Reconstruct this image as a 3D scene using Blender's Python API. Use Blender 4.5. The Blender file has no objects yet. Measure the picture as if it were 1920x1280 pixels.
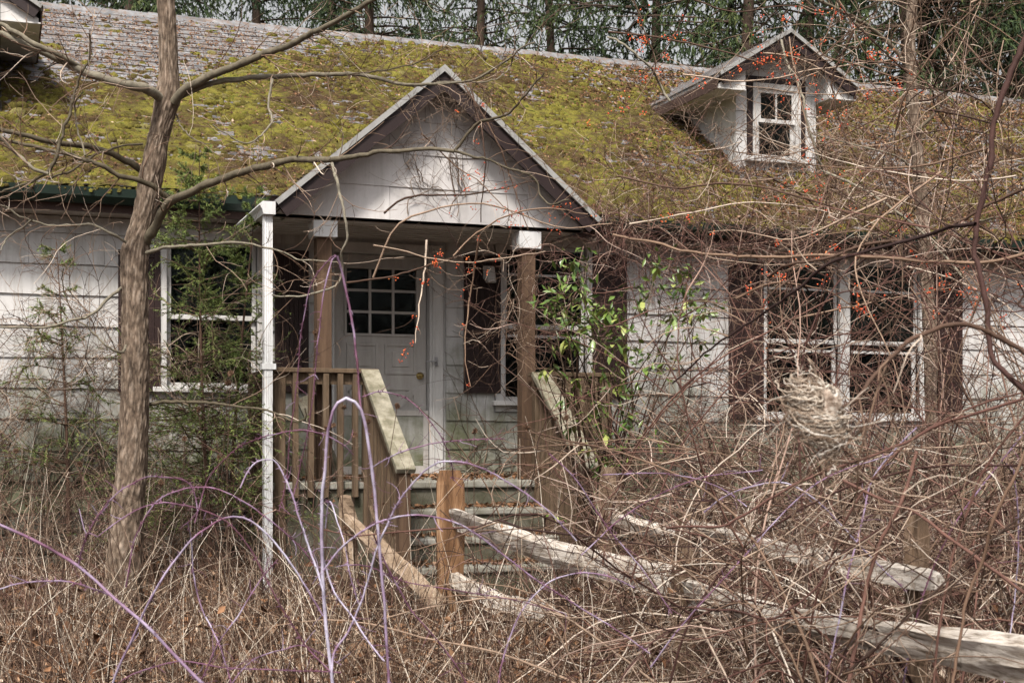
import bpy, math, random
import numpy as np
from mathutils import Vector, Matrix, noise as mnoise

# ------------------------------------------------------------------ camera, sky, sun, exposure
scene = bpy.context.scene
CZ = 1.25                              # eye height above the path
YAW = math.radians(20.0)
C, S = math.cos(YAW), math.sin(YAW)
F = 2666.7                             # focal length in photo pixels (50 mm on 36 mm, 1920 px)
cam = bpy.data.cameras.new('camera'); camo = bpy.data.objects.new('camera', cam)
scene.collection.objects.link(camo); scene.camera = camo
camo.location = (0, 0, CZ); camo.rotation_euler = (math.pi/2, 0, -YAW)
cam.lens = 50.0; cam.sensor_width = 36.0; cam.shift_y = 180/1920
cam.clip_start = 0.05; cam.clip_end = 2000
cam.dof.use_dof = True; cam.dof.focus_distance = 10.5; cam.dof.aperture_fstop = 9.0

world = bpy.data.worlds.new('World'); scene.world = world; world.use_nodes = True
wn = world.node_tree; bgn = wn.nodes['Background']
SUN_EL, SUN_AZ = math.radians(52), math.radians(-150)    # azimuth measured from +Y towards +X
sky = wn.nodes.new('ShaderNodeTexSky'); sky.sky_type = 'NISHITA'; sky.sun_disc = False
sky.sun_elevation = SUN_EL; sky.sun_rotation = SUN_AZ
sky.air_density = 1.0; sky.dust_density = 6.0; sky.ozone_density = 1.0
hsv = wn.nodes.new('ShaderNodeHueSaturation'); hsv.inputs['Saturation'].default_value = 0.06
wn.links.new(sky.outputs[0], hsv.inputs['Color']); wn.links.new(hsv.outputs[0], bgn.inputs[0])
bgn.inputs[1].default_value = 0.092
sl = bpy.data.lights.new('sun', 'SUN'); slo = bpy.data.objects.new('sun', sl); scene.collection.objects.link(slo)
sl.energy = 3.1; sl.angle = math.radians(9); sl.color = (1.0, 0.94, 0.85)
sd = Vector((math.sin(SUN_AZ)*math.cos(SUN_EL), math.cos(SUN_AZ)*math.cos(SUN_EL), math.sin(SUN_EL)))
slo.rotation_euler = sd.to_track_quat('Z', 'Y').to_euler()
vs = scene.view_settings; vs.view_transform = 'Standard'; vs.look = 'None'; vs.exposure = 1.06; vs.gamma = 1.0
vs.use_curve_mapping = False
cy = scene.cycles; cy.max_bounces = 5; cy.diffuse_bounces = 2; cy.glossy_bounces = 2; cy.transmission_bounces = 4; cy.transparent_max_bounces = 12; cy.adaptive_threshold = 0.02

rng = np.random.default_rng(7); random.seed(7)
col = scene.collection

# ------------------------------------------------------------------ geometry helpers
def W(u, v, d):
    """a place in the world: bearing and height as sighted from the path, d metres out"""
    r = (u-960)/F*d
    return np.array((r*C+d*S, -r*S+d*C, CZ-(v-820)/F*d))
def WY(u, v, Y):
    return W(u, v, Y/(C-S*(u-960)/F))
def RD(r, d):
    return np.array((r*C+d*S, -r*S+d*C))
def gz(x, y):
    x = np.asarray(x, float); y = np.asarray(y, float)
    t = np.clip((y-10.0)/2.6, 0, 1); t = t*t*(3-2*t)
    return 0.20*t + 0.03*np.sin(x*1.7+0.6*y)*np.cos(y*1.3) + 0.02*np.sin(x*4.1-y*3.3)

def link(o, parent=None, label=None, cat=None, group=None, kind=None):
    col.objects.link(o)
    if parent is not None:
        o.parent = parent
        if parent.type == 'EMPTY':
            o.matrix_parent_inverse = Matrix.Translation(-parent.location)
    if label: o['label'] = label
    if cat: o['category'] = cat
    if group: o['group'] = group
    if kind: o['kind'] = kind
    return o
def thing(name, label, cat, loc=(0, 0, 0), group=None):
    o = bpy.data.objects.new(name, None); o.location = loc; o.empty_display_size = 0.1
    return link(o, None, label, cat, group)
def pobj(name, verts, faces, m, parent=None, smooth=False, bevel=0, **kw):
    me = bpy.data.meshes.new(name)
    me.from_pydata([tuple(map(float, v)) for v in verts], [], [tuple(f) for f in faces])
    me.materials.append(m); me.update()
    if smooth: me.shade_smooth()
    o = bpy.data.objects.new(name, me)
    link(o, parent, **kw)
    if bevel:
        b = o.modifiers.new('bevel', 'BEVEL'); b.width = bevel; b.segments = 2; b.limit_method = 'ANGLE'
    return o
BF = [(0,3,2,1),(4,5,6,7),(0,1,5,4),(1,2,6,5),(2,3,7,6),(3,0,4,7)]
def boxv(x0,x1,y0,y1,z0,z1):
    return [(x0,y0,z0),(x1,y0,z0),(x1,y1,z0),(x0,y1,z0),(x0,y0,z1),(x1,y0,z1),(x1,y1,z1),(x0,y1,z1)]
class MB:
    def __init__(s): s.v=[]; s.f=[]
    def add(s, v, f):
        n=len(s.v); s.v+= [tuple(map(float,p)) for p in v]; s.f+=[tuple(i+n for i in q) for q in f]; return s
    def box(s,*a): return s.add(boxv(*a), BF)
    def beam(s, p0, p1, w, h, up=(0,0,1)):
        p0=Vector(p0); p1=Vector(p1); t=(p1-p0).normalized(); side=t.cross(Vector(up)).normalized(); n=side.cross(t)
        v=[]
        for p in (p0,p1):
            for a,b in ((-1,-1),(1,-1),(1,1),(-1,1)): v.append(p+side*(a*w/2)+n*(b*h/2))
        return s.add(v,[(0,1,2,3),(7,6,5,4),(0,4,5,1),(1,5,6,2),(2,6,7,3),(3,7,4,0)])
    def prism(s, poly, y0, y1):
        """poly: (x,z) points, counter-clockwise seen from the front"""
        n=len(poly); v=[(x,y0,z) for x,z in poly]+[(x,y1,z) for x,z in poly]
        f=[tuple(range(n)), tuple(range(2*n-1,n-1,-1))]+[((i+1)%n,i,i+n,(i+1)%n+n) for i in range(n)]
        return s.add(v,f)
    def cyl(s,p0,p1,r0,r1=None,n=10):
        r1=r0 if r1 is None else r1
        p0=Vector(p0);p1=Vector(p1);t=(p1-p0).normalized(); a=t.orthogonal().normalized(); b=t.cross(a); v=[]
        for p,r in((p0,r0),(p1,r1)):
            for i in range(n):
                q=2*math.pi*i/n; v.append(p+a*(r*math.cos(q))+b*(r*math.sin(q)))
        return s.add(v,[tuple(range(n-1,-1,-1)),tuple(range(n,2*n))]+[(i,(i+1)%n,(i+1)%n+n,i+n) for i in range(n)])
    def build(s,name,m,parent=None,**kw): return pobj(name,s.v,s.f,m,parent,**kw)
def box(name, m, parent, *a, **kw): return pobj(name, boxv(*a), BF, m, parent, **kw)

def fast_mesh(name, V, Q, m, tint=None, parent=None, smooth=True, mesh_only=False, **kw):
    V=np.ascontiguousarray(V,dtype=np.float32).reshape(-1,3); Q=np.ascontiguousarray(Q,dtype=np.int32)
    k=Q.shape[1]; me=bpy.data.meshes.new(name)
    me.vertices.add(len(V)); me.vertices.foreach_set('co',V.ravel())
    me.loops.add(Q.size); me.loops.foreach_set('vertex_index',Q.ravel())
    me.polygons.add(len(Q)); me.polygons.foreach_set('loop_start',np.arange(0,Q.size,k,dtype=np.int32))
    me.polygons.foreach_set('loop_total',np.full(len(Q),k,dtype=np.int32))
    if smooth: me.polygons.foreach_set('use_smooth',np.ones(len(Q),dtype=bool))
    if tint is not None:
        a=me.attributes.new('tint','FLOAT','POINT'); a.data.foreach_set('value',np.ascontiguousarray(tint,dtype=np.float32))
    me.materials.append(m); me.update(calc_edges=True)
    if mesh_only: return me
    return link(bpy.data.objects.new(name,me),parent,**kw)

def norm(a): return a/np.maximum(np.linalg.norm(a,axis=-1,keepdims=True),1e-9)
def tubes(P,R,sides=4):
    P=np.asarray(P,float); M,N,_=P.shape
    T=np.empty_like(P); T[:,1:-1]=P[:,2:]-P[:,:-2]; T[:,0]=P[:,1]-P[:,0]; T[:,-1]=P[:,-1]-P[:,-2]; T=norm(T)
    ref=np.where(np.abs(T[:,0,2:3])<.8,np.array([[0,0,1.]]),np.array([[1.,0,0]]))
    n=norm(np.cross(T[:,0],ref)); A=np.empty_like(P)
    for i in range(N):
        n=norm(n-(n*T[:,i]).sum(-1,keepdims=True)*T[:,i]); A[:,i]=n
    B=np.cross(T,A); ang=2*np.pi*np.arange(sides)/sides
    V=P[:,:,None,:]+R[:,:,None,None]*(A[:,:,None,:]*np.cos(ang)[None,None,:,None]+B[:,:,None,:]*np.sin(ang)[None,None,:,None])
    idx=np.arange(M*N*sides).reshape(M,N,sides); nx=np.roll(idx,-1,axis=2)
    Q=np.stack([idx[:,:-1],nx[:,:-1],nx[:,1:],idx[:,1:]],-1).reshape(-1,4)
    return V.reshape(-1,3),Q
class Acc:
    def __init__(s): s.V=[];s.Q=[];s.t=[];s.n=0
    def raw(s,V,Q,t):
        s.V.append(V.reshape(-1,3)); s.Q.append(Q+s.n); s.t.append(np.broadcast_to(t,(len(s.V[-1]),)).astype(np.float32)); s.n+=len(s.V[-1])
    def tubes(s,P,R,sides=4,tint=None):
        if len(P)==0: return
        V,Q=tubes(P,R,sides); M,N=P.shape[:2]
        if tint is None: tint=rng.random(M)
        s.raw(V,Q,np.repeat(np.broadcast_to(tint,(M,)),N*sides))
    def build(s,name,m,parent=None,**kw):
        if not s.V: return None
        return fast_mesh(name,np.concatenate(s.V),np.concatenate(s.Q),m,np.concatenate(s.t),parent,**kw)
def quads_from(c,t,b,l,w):
    V=np.stack([c+b*w*.6,c+t*l,c-b*w*.6],1); i=np.arange(len(c))[:,None]*3; return V,i+np.arange(3)[None]
def rvec(M): return norm(rng.normal(size=(M,3)))
def grow(P0,D0,L,N=10,wander=.12,grav=0.0,smooth=.6):
    P0=np.asarray(P0,float); D=norm(np.asarray(D0,float)); M=len(P0); L=np.broadcast_to(L,(M,)).astype(float)
    grav=np.broadcast_to(grav,(M,)).astype(float)
    P=np.empty((M,N,3)); P[:,0]=P0; k=np.zeros((M,3)); st=(L/(N-1))[:,None]
    for i in range(1,N):
        k=smooth*k+rng.normal(size=(M,3))*wander
        D=norm(D+k+np.array([0,0,-1.])*grav[:,None]); P[:,i]=P[:,i-1]+D*st
    return P
def taper(M,N,r0,r1,p=1.0):
    r0=np.broadcast_to(r0,(M,))[:,None]; r1=np.broadcast_to(r1,(M,))[:,None]
    t=np.linspace(0,1,N)[None]**p
    return r0+(r1-r0)*t
def sprout(P,n,lo=.2,hi=1.0,spread=(.5,1.1),up=0.0):
    """start points and directions of n side shoots on each curve of P"""
    M,N,_=P.shape; i=np.repeat(np.arange(M),n); f=rng.uniform(lo,hi,len(i))*(N-1.001); j=np.floor(f).astype(int); w=(f-j)[:,None]
    p=P[i,j]*(1-w)+P[i,j+1]*w; t=norm(P[i,j+1]-P[i,j]); r=rvec(len(i)); r=norm(r-(r*t).sum(-1,keepdims=True)*t)
    a=rng.uniform(spread[0],spread[1],len(i))[:,None]
    return p,norm(t*np.cos(a)+r*np.sin(a)+np.array([0,0,up])),i
def spline(pts,N):
    pts=np.asarray(pts,float)
    if len(pts)==2: return pts[0]+(pts[1]-pts[0])*np.linspace(0,1,N)[:,None]
    e=np.vstack([2*pts[0]-pts[1],pts,2*pts[-1]-pts[-2]])
    seg=np.linalg.norm(np.diff(pts,axis=0),axis=1); cum=np.concatenate([[0],np.cumsum(seg)])/seg.sum()
    out=[]
    for t in np.linspace(0,1,N):
        i=min(max(np.searchsorted(cum,t,'right')-1,0),len(pts)-2); w=(t-cum[i])/(cum[i+1]-cum[i])
        a,b,c,d=e[i],e[i+1],e[i+2],e[i+3]
        out.append(.5*((2*b)+(c-a)*w+(2*a-5*b+4*c-d)*w*w+(3*b-a-3*c+d)*w**3))
    return np.array(out)
def trace(uv,d0,d1,w0,w1,N=None,knob=.06,wig=1.0):
    """a stem sighted along bearings uv, its distance going from d0 to d1 metres, w = thickness in photo pixels"""
    n=len(uv); N=N or max(10,5*n); ds=np.linspace(d0,d1,n)
    dep=ds+(.012*np.array([d0])*np.sin(np.linspace(0,rng.uniform(3,7),n)+rng.uniform(0,6)))
    P=spline([W(u,v,d) for (u,v),d in zip(uv,dep)],N)
    wob=np.zeros((N,3)); e=np.zeros(3)
    for i in range(1,N): e=.86*e+rng.normal(size=3)*.00042*d0*wig; wob[i]=e
    P=P+wob*np.minimum(1,np.arange(N)/4)[:,None]
    R=np.linspace(w0,w1,N)/2*np.linspace(d0,d1,N)/F*(1+knob*rng.normal(size=N))
    return P,R

# ------------------------------------------------------------------ materials
def nt(name):
    m=bpy.data.materials.new(name); m.use_nodes=True; n=m.node_tree; return m,n,n.nodes['Principled BSDF']
def N_(n,t,**kw):
    x=n.nodes.new('ShaderNode'+t)
    for k,v in kw.items(): setattr(x,k,v)
    return x
def pos(n,scale=(1,1,1)):
    g=N_(n,'NewGeometry'); mp=N_(n,'Mapping'); mp.inputs['Scale'].default_value=scale
    n.links.new(g.outputs['Position'],mp.inputs['Vector']); return mp.outputs[0]
def noise(n,vec,scale,detail=6,rough=.6):
    x=N_(n,'TexNoise'); x.inputs['Scale'].default_value=scale; x.inputs['Detail'].default_value=detail; x.inputs['Roughness'].default_value=rough
    n.links.new(vec,x.inputs['Vector']); return x.outputs['Fac']
def ramp(n,fac,stops):
    r=N_(n,'ValToRGB'); e=r.color_ramp.elements
    while len(e)<len(stops): e.new(.5)
    for x,(p,c) in zip(e,stops): x.position=p; x.color=(*c,1) if len(c)==3 else c
    n.links.new(fac,r.inputs[0]); return r.outputs[0]
def mix(n,fac,a,b,mode='MIX'):
    x=N_(n,'Mix',data_type='RGBA',blend_type=mode)
    for i,s in ((0,fac),(6,a),(7,b)):
        if isinstance(s,bpy.types.NodeSocket): n.links.new(s,x.inputs[i])
        elif i==0: x.inputs[0].default_value=s
        else: x.inputs[i].default_value=(*s,1)
    return x.outputs[2]
def bump(n,b,h,strength,dist=.01):
    x=N_(n,'Bump'); x.inputs['Strength'].default_value=strength; x.inputs['Distance'].default_value=dist
    n.links.new(h,x.inputs['Height']); n.links.new(x.outputs[0],b.inputs['Normal'])
def surf(name,stops,scale=4,stretch=(1,1,1),rough=.85,bmp=.4,bdist=.006,fine=60,spec=.2,detail=8):
    m,n,b=nt(name); v=pos(n,stretch)
    c=ramp(n,noise(n,v,scale,detail,.65),stops); f=noise(n,v,fine,5,.7)
    c=mix(n,.35,c,ramp(n,f,[(.25,(.35,.35,.35)),(.75,(1.15,1.12,1.08))]),'MULTIPLY')
    n.links.new(c,b.inputs['Base Color']); b.inputs['Roughness'].default_value=rough; b.inputs['Specular IOR Level'].default_value=spec
    if bmp: bump(n,b,f,bmp,bdist)
    return m
def sat(c,k):
    l=.3*c[0]+.6*c[1]+.1*c[2]; return tuple(max(l+(x-l)*k,.002) for x in c)
def tinted(name,stops,rough=.8,scale=9,amt=.5,spec=.2,lo=.35,hi=1.2,stretch=(1,1,1)):
    m,n,b=nt(name); a=N_(n,'Attribute',attribute_name='tint')
    k_={'bare_twig_bark':1.3,'reddish_twig_bark':1.3,'dark_vine_bark':1.2,'dead_leaf':1.2,'dead_grass':1.06,'pale_dead_cane':1.15}.get(name)
    if k_: stops=[(p_,tuple(.88*x for x in sat(c_,k_))) for p_,c_ in stops]
    c=ramp(n,a.outputs['Fac'],stops)
    f=noise(n,pos(n,stretch),scale,5,.65)
    c=mix(n,amt,c,ramp(n,f,[(.3,(lo,)*3),(.7,(hi,)*3)]),'MULTIPLY')
    n.links.new(c,b.inputs['Base Color']); b.inputs['Roughness'].default_value=rough; b.inputs['Specular IOR Level'].default_value=spec
    return m

def siding_mat(name,algae=True,streak=.7,base=(.47,.455,.45)):
    m,n,b=nt(name); v=pos(n); oi=N_(n,'ObjectInfo')
    c=mix(n,oi.outputs['Random'],tuple(x*.86 for x in base),base)
    vs_=pos(n,(6,6,.55)); s=noise(n,vs_,2.2,7,.7)                       # rain streaks
    c=mix(n,ramp(n,s,[(.44,(0,0,0)),(.72,(streak,)*3)]),c,(.20,.18,.155))
    g=noise(n,v,26,6,.75); c=mix(n,ramp(n,g,[(.55,(0,0,0)),(.8,(.5,.5,.5))]),c,(.24,.21,.18))
    if algae:
        sx=N_(n,'SeparateXYZ'); n.links.new(v,sx.inputs[0])
        mr=N_(n,'MapRange'); mr.inputs[1].default_value=2.3; mr.inputs[2].default_value=.75; n.links.new(sx.outputs[2],mr.inputs[0])
        a=noise(n,v,2.6,6,.7); mm=N_(n,'Math',operation='MULTIPLY_ADD'); n.links.new(mr.outputs[0],mm.inputs[0]); mm.inputs[1].default_value=.55; n.links.new(a,mm.inputs[2])
        c=mix(n,ramp(n,mm.outputs[0],[(.58,(0,0,0)),(1.0,(.92,.92,.92))]),c,(.085,.090,.042))
    n.links.new(c,b.inputs['Base Color']); b.inputs['Roughness'].default_value=.75; b.inputs['Specular IOR Level'].default_value=.25
    bump(n,b,noise(n,pos(n,(1,1,.15)),45,4,.6),.25,.004)
    return m
MAT={}
MAT['siding']=siding_mat('white_siding'); MAT['gable']=siding_mat('gable_siding',False,.32,(.50,.475,.47))
def paint(name,base,chip,rough=.6,amount=.62):
    m,n,b=nt(name); v=pos(n,(1,1,.5)); s=noise(n,v,14,8,.75)
    c=mix(n,ramp(n,s,[(amount,(0,0,0)),(amount+.06,(1,1,1))]),base,chip)
    d=noise(n,pos(n,(3,3,.6)),3,6,.7); c=mix(n,.55,c,ramp(n,d,[(.3,(.5,.48,.45)),(.7,(1.05,1.05,1.05))]),'MULTIPLY')
    n.links.new(c,b.inputs['Base Color']); b.inputs['Roughness'].default_value=rough; b.inputs['Specular IOR Level'].default_value=.3
    bump(n,b,s,.3,.003); return m
MAT['white']=paint('white_paint',(.50,.485,.475),(.30,.26,.22))
MAT['white_metal']=paint('white_aluminium',(.58,.58,.585),(.34,.32,.29),.5,.62)
MAT['drip']=paint('dull_drip_edge',(.27,.265,.26),(.10,.09,.075),.55,.56)
MAT['door']=paint('door_paint',(.37,.345,.325),(.36,.32,.28),.6,.68)
MAT['maroon']=paint('maroon_paint',(.017,.008,.008),(.05,.036,.03),.6,.66)
MAT['shutter']=paint('brown_shutter_paint',(.020,.008,.007),(.05,.03,.025),.6,.68)
MAT['green_gutter']=paint('dark_green_gutter',(.008,.018,.013),(.10,.09,.07),.5,.66)
MAT['ceiling']=paint('porch_ceiling_paint',(.46,.425,.40),(.34,.30,.26),.7,.66)
MAT['trim_dark']=paint('dark_trim',(.06,.035,.03),(.14,.11,.09),.7)
MAT['blackhole']=surf('gloom_dark_interior',[(.3,(.03,.028,.025)),(.7,(.05,.045,.04))],bmp=0)  # near-black: the gloom of the closed rooms is put into the colour
MAT['shade']=surf('faded_window_blind',[(.3,(.050,.058,.050)),(.7,(.095,.105,.092))],scale=3,stretch=(1,1,.2),bmp=.1)
MAT['wood']=surf('weathered_wood',[(.25,(.048,.033,.021)),(.5,(.105,.071,.045)),(.8,(.175,.13,.09))],scale=7,stretch=(4,4,.35),bmp=.6,fine=30)
MAT['wood_red']=surf('brown_stained_post',[(.25,(.050,.030,.020)),(.55,(.095,.058,.037)),(.8,(.15,.10,.066))],scale=6,stretch=(4,4,.3),bmp=.4,fine=30)
MAT['wood_grey']=surf('silvered_mossy_wood',[(.25,(.085,.078,.046)),(.45,(.19,.172,.125)),(.7,(.35,.32,.255))],scale=6,stretch=(1.5,1.5,1.5),bmp=.7,fine=40)
MAT['concrete']=surf('mossy_concrete',[(.25,(.036,.038,.018)),(.5,(.085,.080,.058)),(.8,(.165,.155,.13))],scale=5,bmp=.6,fine=50)
MAT['tread']=surf('pale_concrete_tread',[(.25,(.10,.098,.066)),(.5,(.22,.21,.18)),(.8,(.34,.33,.31))],scale=6,bmp=.6,fine=50)  # paler concrete for treads and slab lip than for the risers
MAT['stone']=surf('foundation_stone',[(.25,(.05,.055,.03)),(.5,(.11,.105,.085)),(.8,(.19,.18,.155))],scale=5,bmp=.8,fine=40)
MAT['mortar']=surf('dark_mortar',[(.3,(.035,.033,.025)),(.7,(.06,.055,.045))],bmp=.4)
def rail_mat():
    m,n,b=nt('bleached_split_rail'); g=N_(n,'NewGeometry'); vr=N_(n,'VectorRotate',rotation_type='Z_AXIS'); n.links.new(g.outputs['Position'],vr.inputs['Vector'])
    a=W(848,968,9.55); e=W(1960,1232,3.9); vr.inputs['Angle'].default_value=-math.atan2(e[1]-a[1],e[0]-a[0])
    mp=N_(n,'Mapping'); mp.inputs['Scale'].default_value=(.07,2.2,2.2); n.links.new(vr.outputs[0],mp.inputs[0]); v=mp.outputs[0]
    f=noise(n,v,30,7,.7); c=ramp(n,f,[(.30,(.07,.052,.04)),(.40,(.27,.225,.185)),(.54,(.52,.465,.415)),(.8,(.70,.655,.605))])
    k=noise(n,pos(n),7,6,.7); c=mix(n,ramp(n,k,[(.60,(0,0,0)),(.66,(.95,.95,.95))]),c,(.05,.045,.042))
    k2=noise(n,pos(n),3,5,.6); c=mix(n,ramp(n,k2,[(.5,(0,0,0)),(.7,(.6,.6,.6))]),c,(.20,.15,.105))
    n.links.new(c,b.inputs['Base Color']); b.inputs['Roughness'].default_value=.95; b.inputs['Specular IOR Level'].default_value=.1; bump(n,b,f,1.0,.012); return m
MAT['rail']=rail_mat()
MAT['post_brown']=surf('wet_brown_post_wood',[(.28,(.055,.028,.014)),(.48,(.16,.084,.042)),(.62,(.27,.16,.09)),(.8,(.42,.32,.23))],scale=6,stretch=(3,3,.4),bmp=.9,bdist=.01,fine=28)
MAT['rail_tan']=surf('rotten_tan_rail',[(.25,(.10,.066,.043)),(.5,(.25,.18,.125)),(.8,(.45,.36,.28))],scale=9,bmp=1,bdist=.012,fine=45)
MAT['fence_post']=surf('fence_post_wood',[(.28,(.038,.025,.016)),(.48,(.105,.068,.044)),(.62,(.19,.135,.095)),(.8,(.36,.30,.235))],scale=6,stretch=(3,3,.4),bmp=.9,bdist=.01,fine=28)
def bark_mat(name,dark,mid,light):
    m,n,b=nt(name); v=pos(n,(1,1,.16)); s=noise(n,v,30,6,.7)
    c=ramp(n,s,[(.3,dark),(.5,mid),(.72,light)]); f=noise(n,pos(n),4,5,.6)
    c=mix(n,.5,c,ramp(n,f,[(.3,(.6,.6,.55)),(.7,(1.15,1.12,1.1))]),'MULTIPLY')
    n.links.new(c,b.inputs['Base Color']); b.inputs['Roughness'].default_value=.9; bump(n,b,s,1.0,.012); return m
MAT['bark']=tinted('furrowed_bark',[(0,(.028,.019,.014)),(.3,(.070,.049,.036)),(.6,(.150,.112,.084)),(.85,(.24,.19,.152)),(1,(.33,.275,.23))],scale=40,amt=.9,lo=.25,hi=1.5,rough=.95,spec=.1,stretch=(1,1,.5))
MAT['branch']=tinted('grey_green_branch_bark',[(0,(.042,.031,.020)),(.5,(.090,.073,.048)),(1,(.22,.195,.15))],scale=26,amt=.7)
MAT['twig']=tinted('bare_twig_bark',[(0,(.034,.022,.018)),(.35,(.095,.062,.048)),(.65,(.21,.150,.115)),(.88,(.38,.30,.245)),(1,(.60,.52,.45))],scale=14,amt=.45)
MAT['twig_red']=tinted('reddish_twig_bark',[(0,(.024,.014,.013)),(.38,(.078,.042,.036)),(.7,(.175,.106,.088)),(.9,(.31,.225,.19)),(1,(.52,.43,.38))],scale=14,amt=.45)
MAT['vine']=tinted('dark_vine_bark',[(0,(.045,.032,.026)),(.6,(.11,.078,.06)),(1,(.24,.185,.145))],scale=14,amt=.4)
MAT['cane']=tinted('purple_bloomed_cane',[(0,(.075,.026,.042)),(.35,(.150,.070,.115)),(.6,(.23,.165,.245)),(1,(.38,.35,.44))],scale=16,amt=.85,lo=.45,hi=1.35,rough=.65)
MAT['grass']=tinted('dead_grass',[(0,(.028,.016,.012)),(.35,(.085,.049,.034)),(.65,(.185,.117,.082)),(.86,(.36,.275,.205)),(1,(.66,.58,.49))],scale=3,amt=.35)
MAT['leaf_dead']=tinted('dead_leaf',[(0,(.045,.022,.013)),(.4,(.120,.060,.034)),(.75,(.25,.145,.090)),(.93,(.40,.28,.20)),(1,(.58,.49,.41))],scale=20,amt=.4)
MAT['moss']=tinted('cushion_moss',[(0,(.060,.036,.018)),(.18,(.085,.058,.020)),(.38,(.096,.079,.020)),(.62,(.142,.122,.023)),(.85,(.190,.165,.029)),(.94,(.075,.095,.012)),(1,(.22,.19,.07))],rough=1,scale=95,amt=.85,lo=.35,hi=1.4)
_n=MAT['moss'].node_tree; bump(_n,_n.nodes['Principled BSDF'],noise(_n,pos(_n),120,4,.7),1.0,.02)
MAT['shingle']=None
MAT['needle']=tinted('spruce_needles',[(0,(.060,.090,.028)),(.5,(.125,.170,.048)),(1,(.25,.30,.085))],scale=4,amt=.4,rough=.6)
MAT['hemlock']=tinted('hemlock_foliage',[(0,(.010,.019,.009)),(.5,(.028,.046,.017)),(.85,(.062,.084,.026)),(1,(.11,.12,.045))],scale=.8,amt=.5,rough=.8)
MAT['glossy_leaf']=tinted('glossy_evergreen_leaf',[(0,(.045,.085,.016)),(.5,(.10,.155,.028)),(1,(.25,.27,.075))],scale=12,amt=.3,rough=.35,spec=.5)
MAT['berry']=tinted('bittersweet_berry',[(0,(.42,.045,.022)),(.6,(.58,.085,.025)),(1,(.62,.17,.035))],scale=10,amt=.2,rough=.4,spec=.4)
MAT['seed']=surf('dead_seed_head',[(.3,(.05,.028,.018)),(.7,(.16,.09,.055))],scale=80,fine=200,bmp=.8)
MAT['brass']=surf('tarnished_brass',[(.3,(.35,.24,.08)),(.7,(.60,.45,.18))],scale=20,rough=.35,bmp=0); MAT['brass'].node_tree.nodes['Principled BSDF'].inputs['Metallic'].default_value=.9
MAT['steel']=surf('dull_steel',[(.3,(.25,.25,.26)),(.7,(.4,.4,.41))],scale=20,rough=.4,bmp=0); MAT['steel'].node_tree.nodes['Principled BSDF'].inputs['Metallic'].default_value=.8
MAT['nest']=tinted('nest_fibre',[(0,(.10,.062,.04)),(.4,(.26,.19,.14)),(.8,(.45,.38,.31)),(1,(.66,.61,.55))],scale=40,amt=.4)
def shingle_mat():
    m,n,b=nt('slate_grey_asphalt_shingle'); oi=N_(n,'ObjectInfo'); v=pos(n)
    a=noise(n,v,7,4,.6); c=ramp(n,a,[(.3,(.085,.086,.092)),(.5,(.150,.150,.158)),(.75,(.27,.27,.28))])
    p=noise(n,v,16,6,.7); c=mix(n,ramp(n,p,[(.46,(0,0,0)),(.62,(.85,.85,.85))]),c,(.145,.090,.060))
    f=noise(n,v,130,3,.7); c=mix(n,.45,c,ramp(n,f,[(.3,(.45,.45,.45)),(.7,(1.25,1.25,1.25))]),'MULTIPLY')
    c=mix(n,.5,c,ramp(n,oi.outputs['Random'],[(0,(.75,.75,.75)),(1,(1.2,1.2,1.2))]),'MULTIPLY')
    n.links.new(c,b.inputs['Base Color']); b.inputs['Roughness'].default_value=.9; bump(n,b,f,.5,.004); return m
MAT['shingle']=shingle_mat()
def glass_mat():
    m,n,b=nt('dusty_dimmed_glass'); n.nodes.remove(b); out=n.nodes['Material Output']
    tr=N_(n,'BsdfTransparent'); tr.inputs[0].default_value=(.62,.66,.62,1); gl=N_(n,'BsdfGlossy'); gl.inputs['Roughness'].default_value=.04; gl.inputs[0].default_value=(.12,.13,.13,1)  # gloss tint darkened in place of unseen woods the panes would reflect
    df=N_(n,'BsdfDiffuse'); df.inputs[0].default_value=(.25,.25,.23,1)
    lw=N_(n,'Fresnel'); lw.inputs[0].default_value=1.5; m1=N_(n,'MixShader'); n.links.new(lw.outputs[0],m1.inputs[0]); n.links.new(tr.outputs[0],m1.inputs[1]); n.links.new(gl.outputs[0],m1.inputs[2])
    m2=N_(n,'MixShader'); r=ramp(n,noise(n,pos(n,(1,1,.6)),6,6,.7),[(.45,(.0,.0,.0)),(.8,(.07,.07,.07))])
    n.links.new(r,m2.inputs[0]); n.links.new(m1.outputs[0],m2.inputs[1]); n.links.new(df.outputs[0],m2.inputs[2]); n.links.new(m2.outputs[0],out.inputs[0]); return m
MAT['glass']=glass_mat()
MAT['ground']=surf('leaf_mould_ground',[(.3,(.030,.018,.011)),(.55,(.075,.043,.026)),(.8,(.15,.092,.058))],scale=5,bmp=1,bdist=.03,fine=35)

# ------------------------------------------------------------------ ground
def build_ground():
    xs=np.concatenate([[-600,-200,-60,-25],np.arange(-12,26.01,.3),[40,80,250,600]]); ys=np.concatenate([[-600,-150,-40,-10],np.arange(-3,22.01,.3),[35,80,250,900]])
    X,Y=np.meshgrid(xs,ys); Z=gz(X,Y)
    Z=Z+np.where(Y>22,0.0,0)
    idx=np.arange(X.size).reshape(X.shape)
    Q=np.stack([idx[:-1,:-1],idx[:-1,1:],idx[1:,1:],idx[1:,:-1]],-1).reshape(-1,4)
    fast_mesh('ground',np.stack([X,Y,Z],-1),Q,MAT['ground'],kind='structure',label='brown leaf-strewn ground in front of the cottage')
build_ground()

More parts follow.
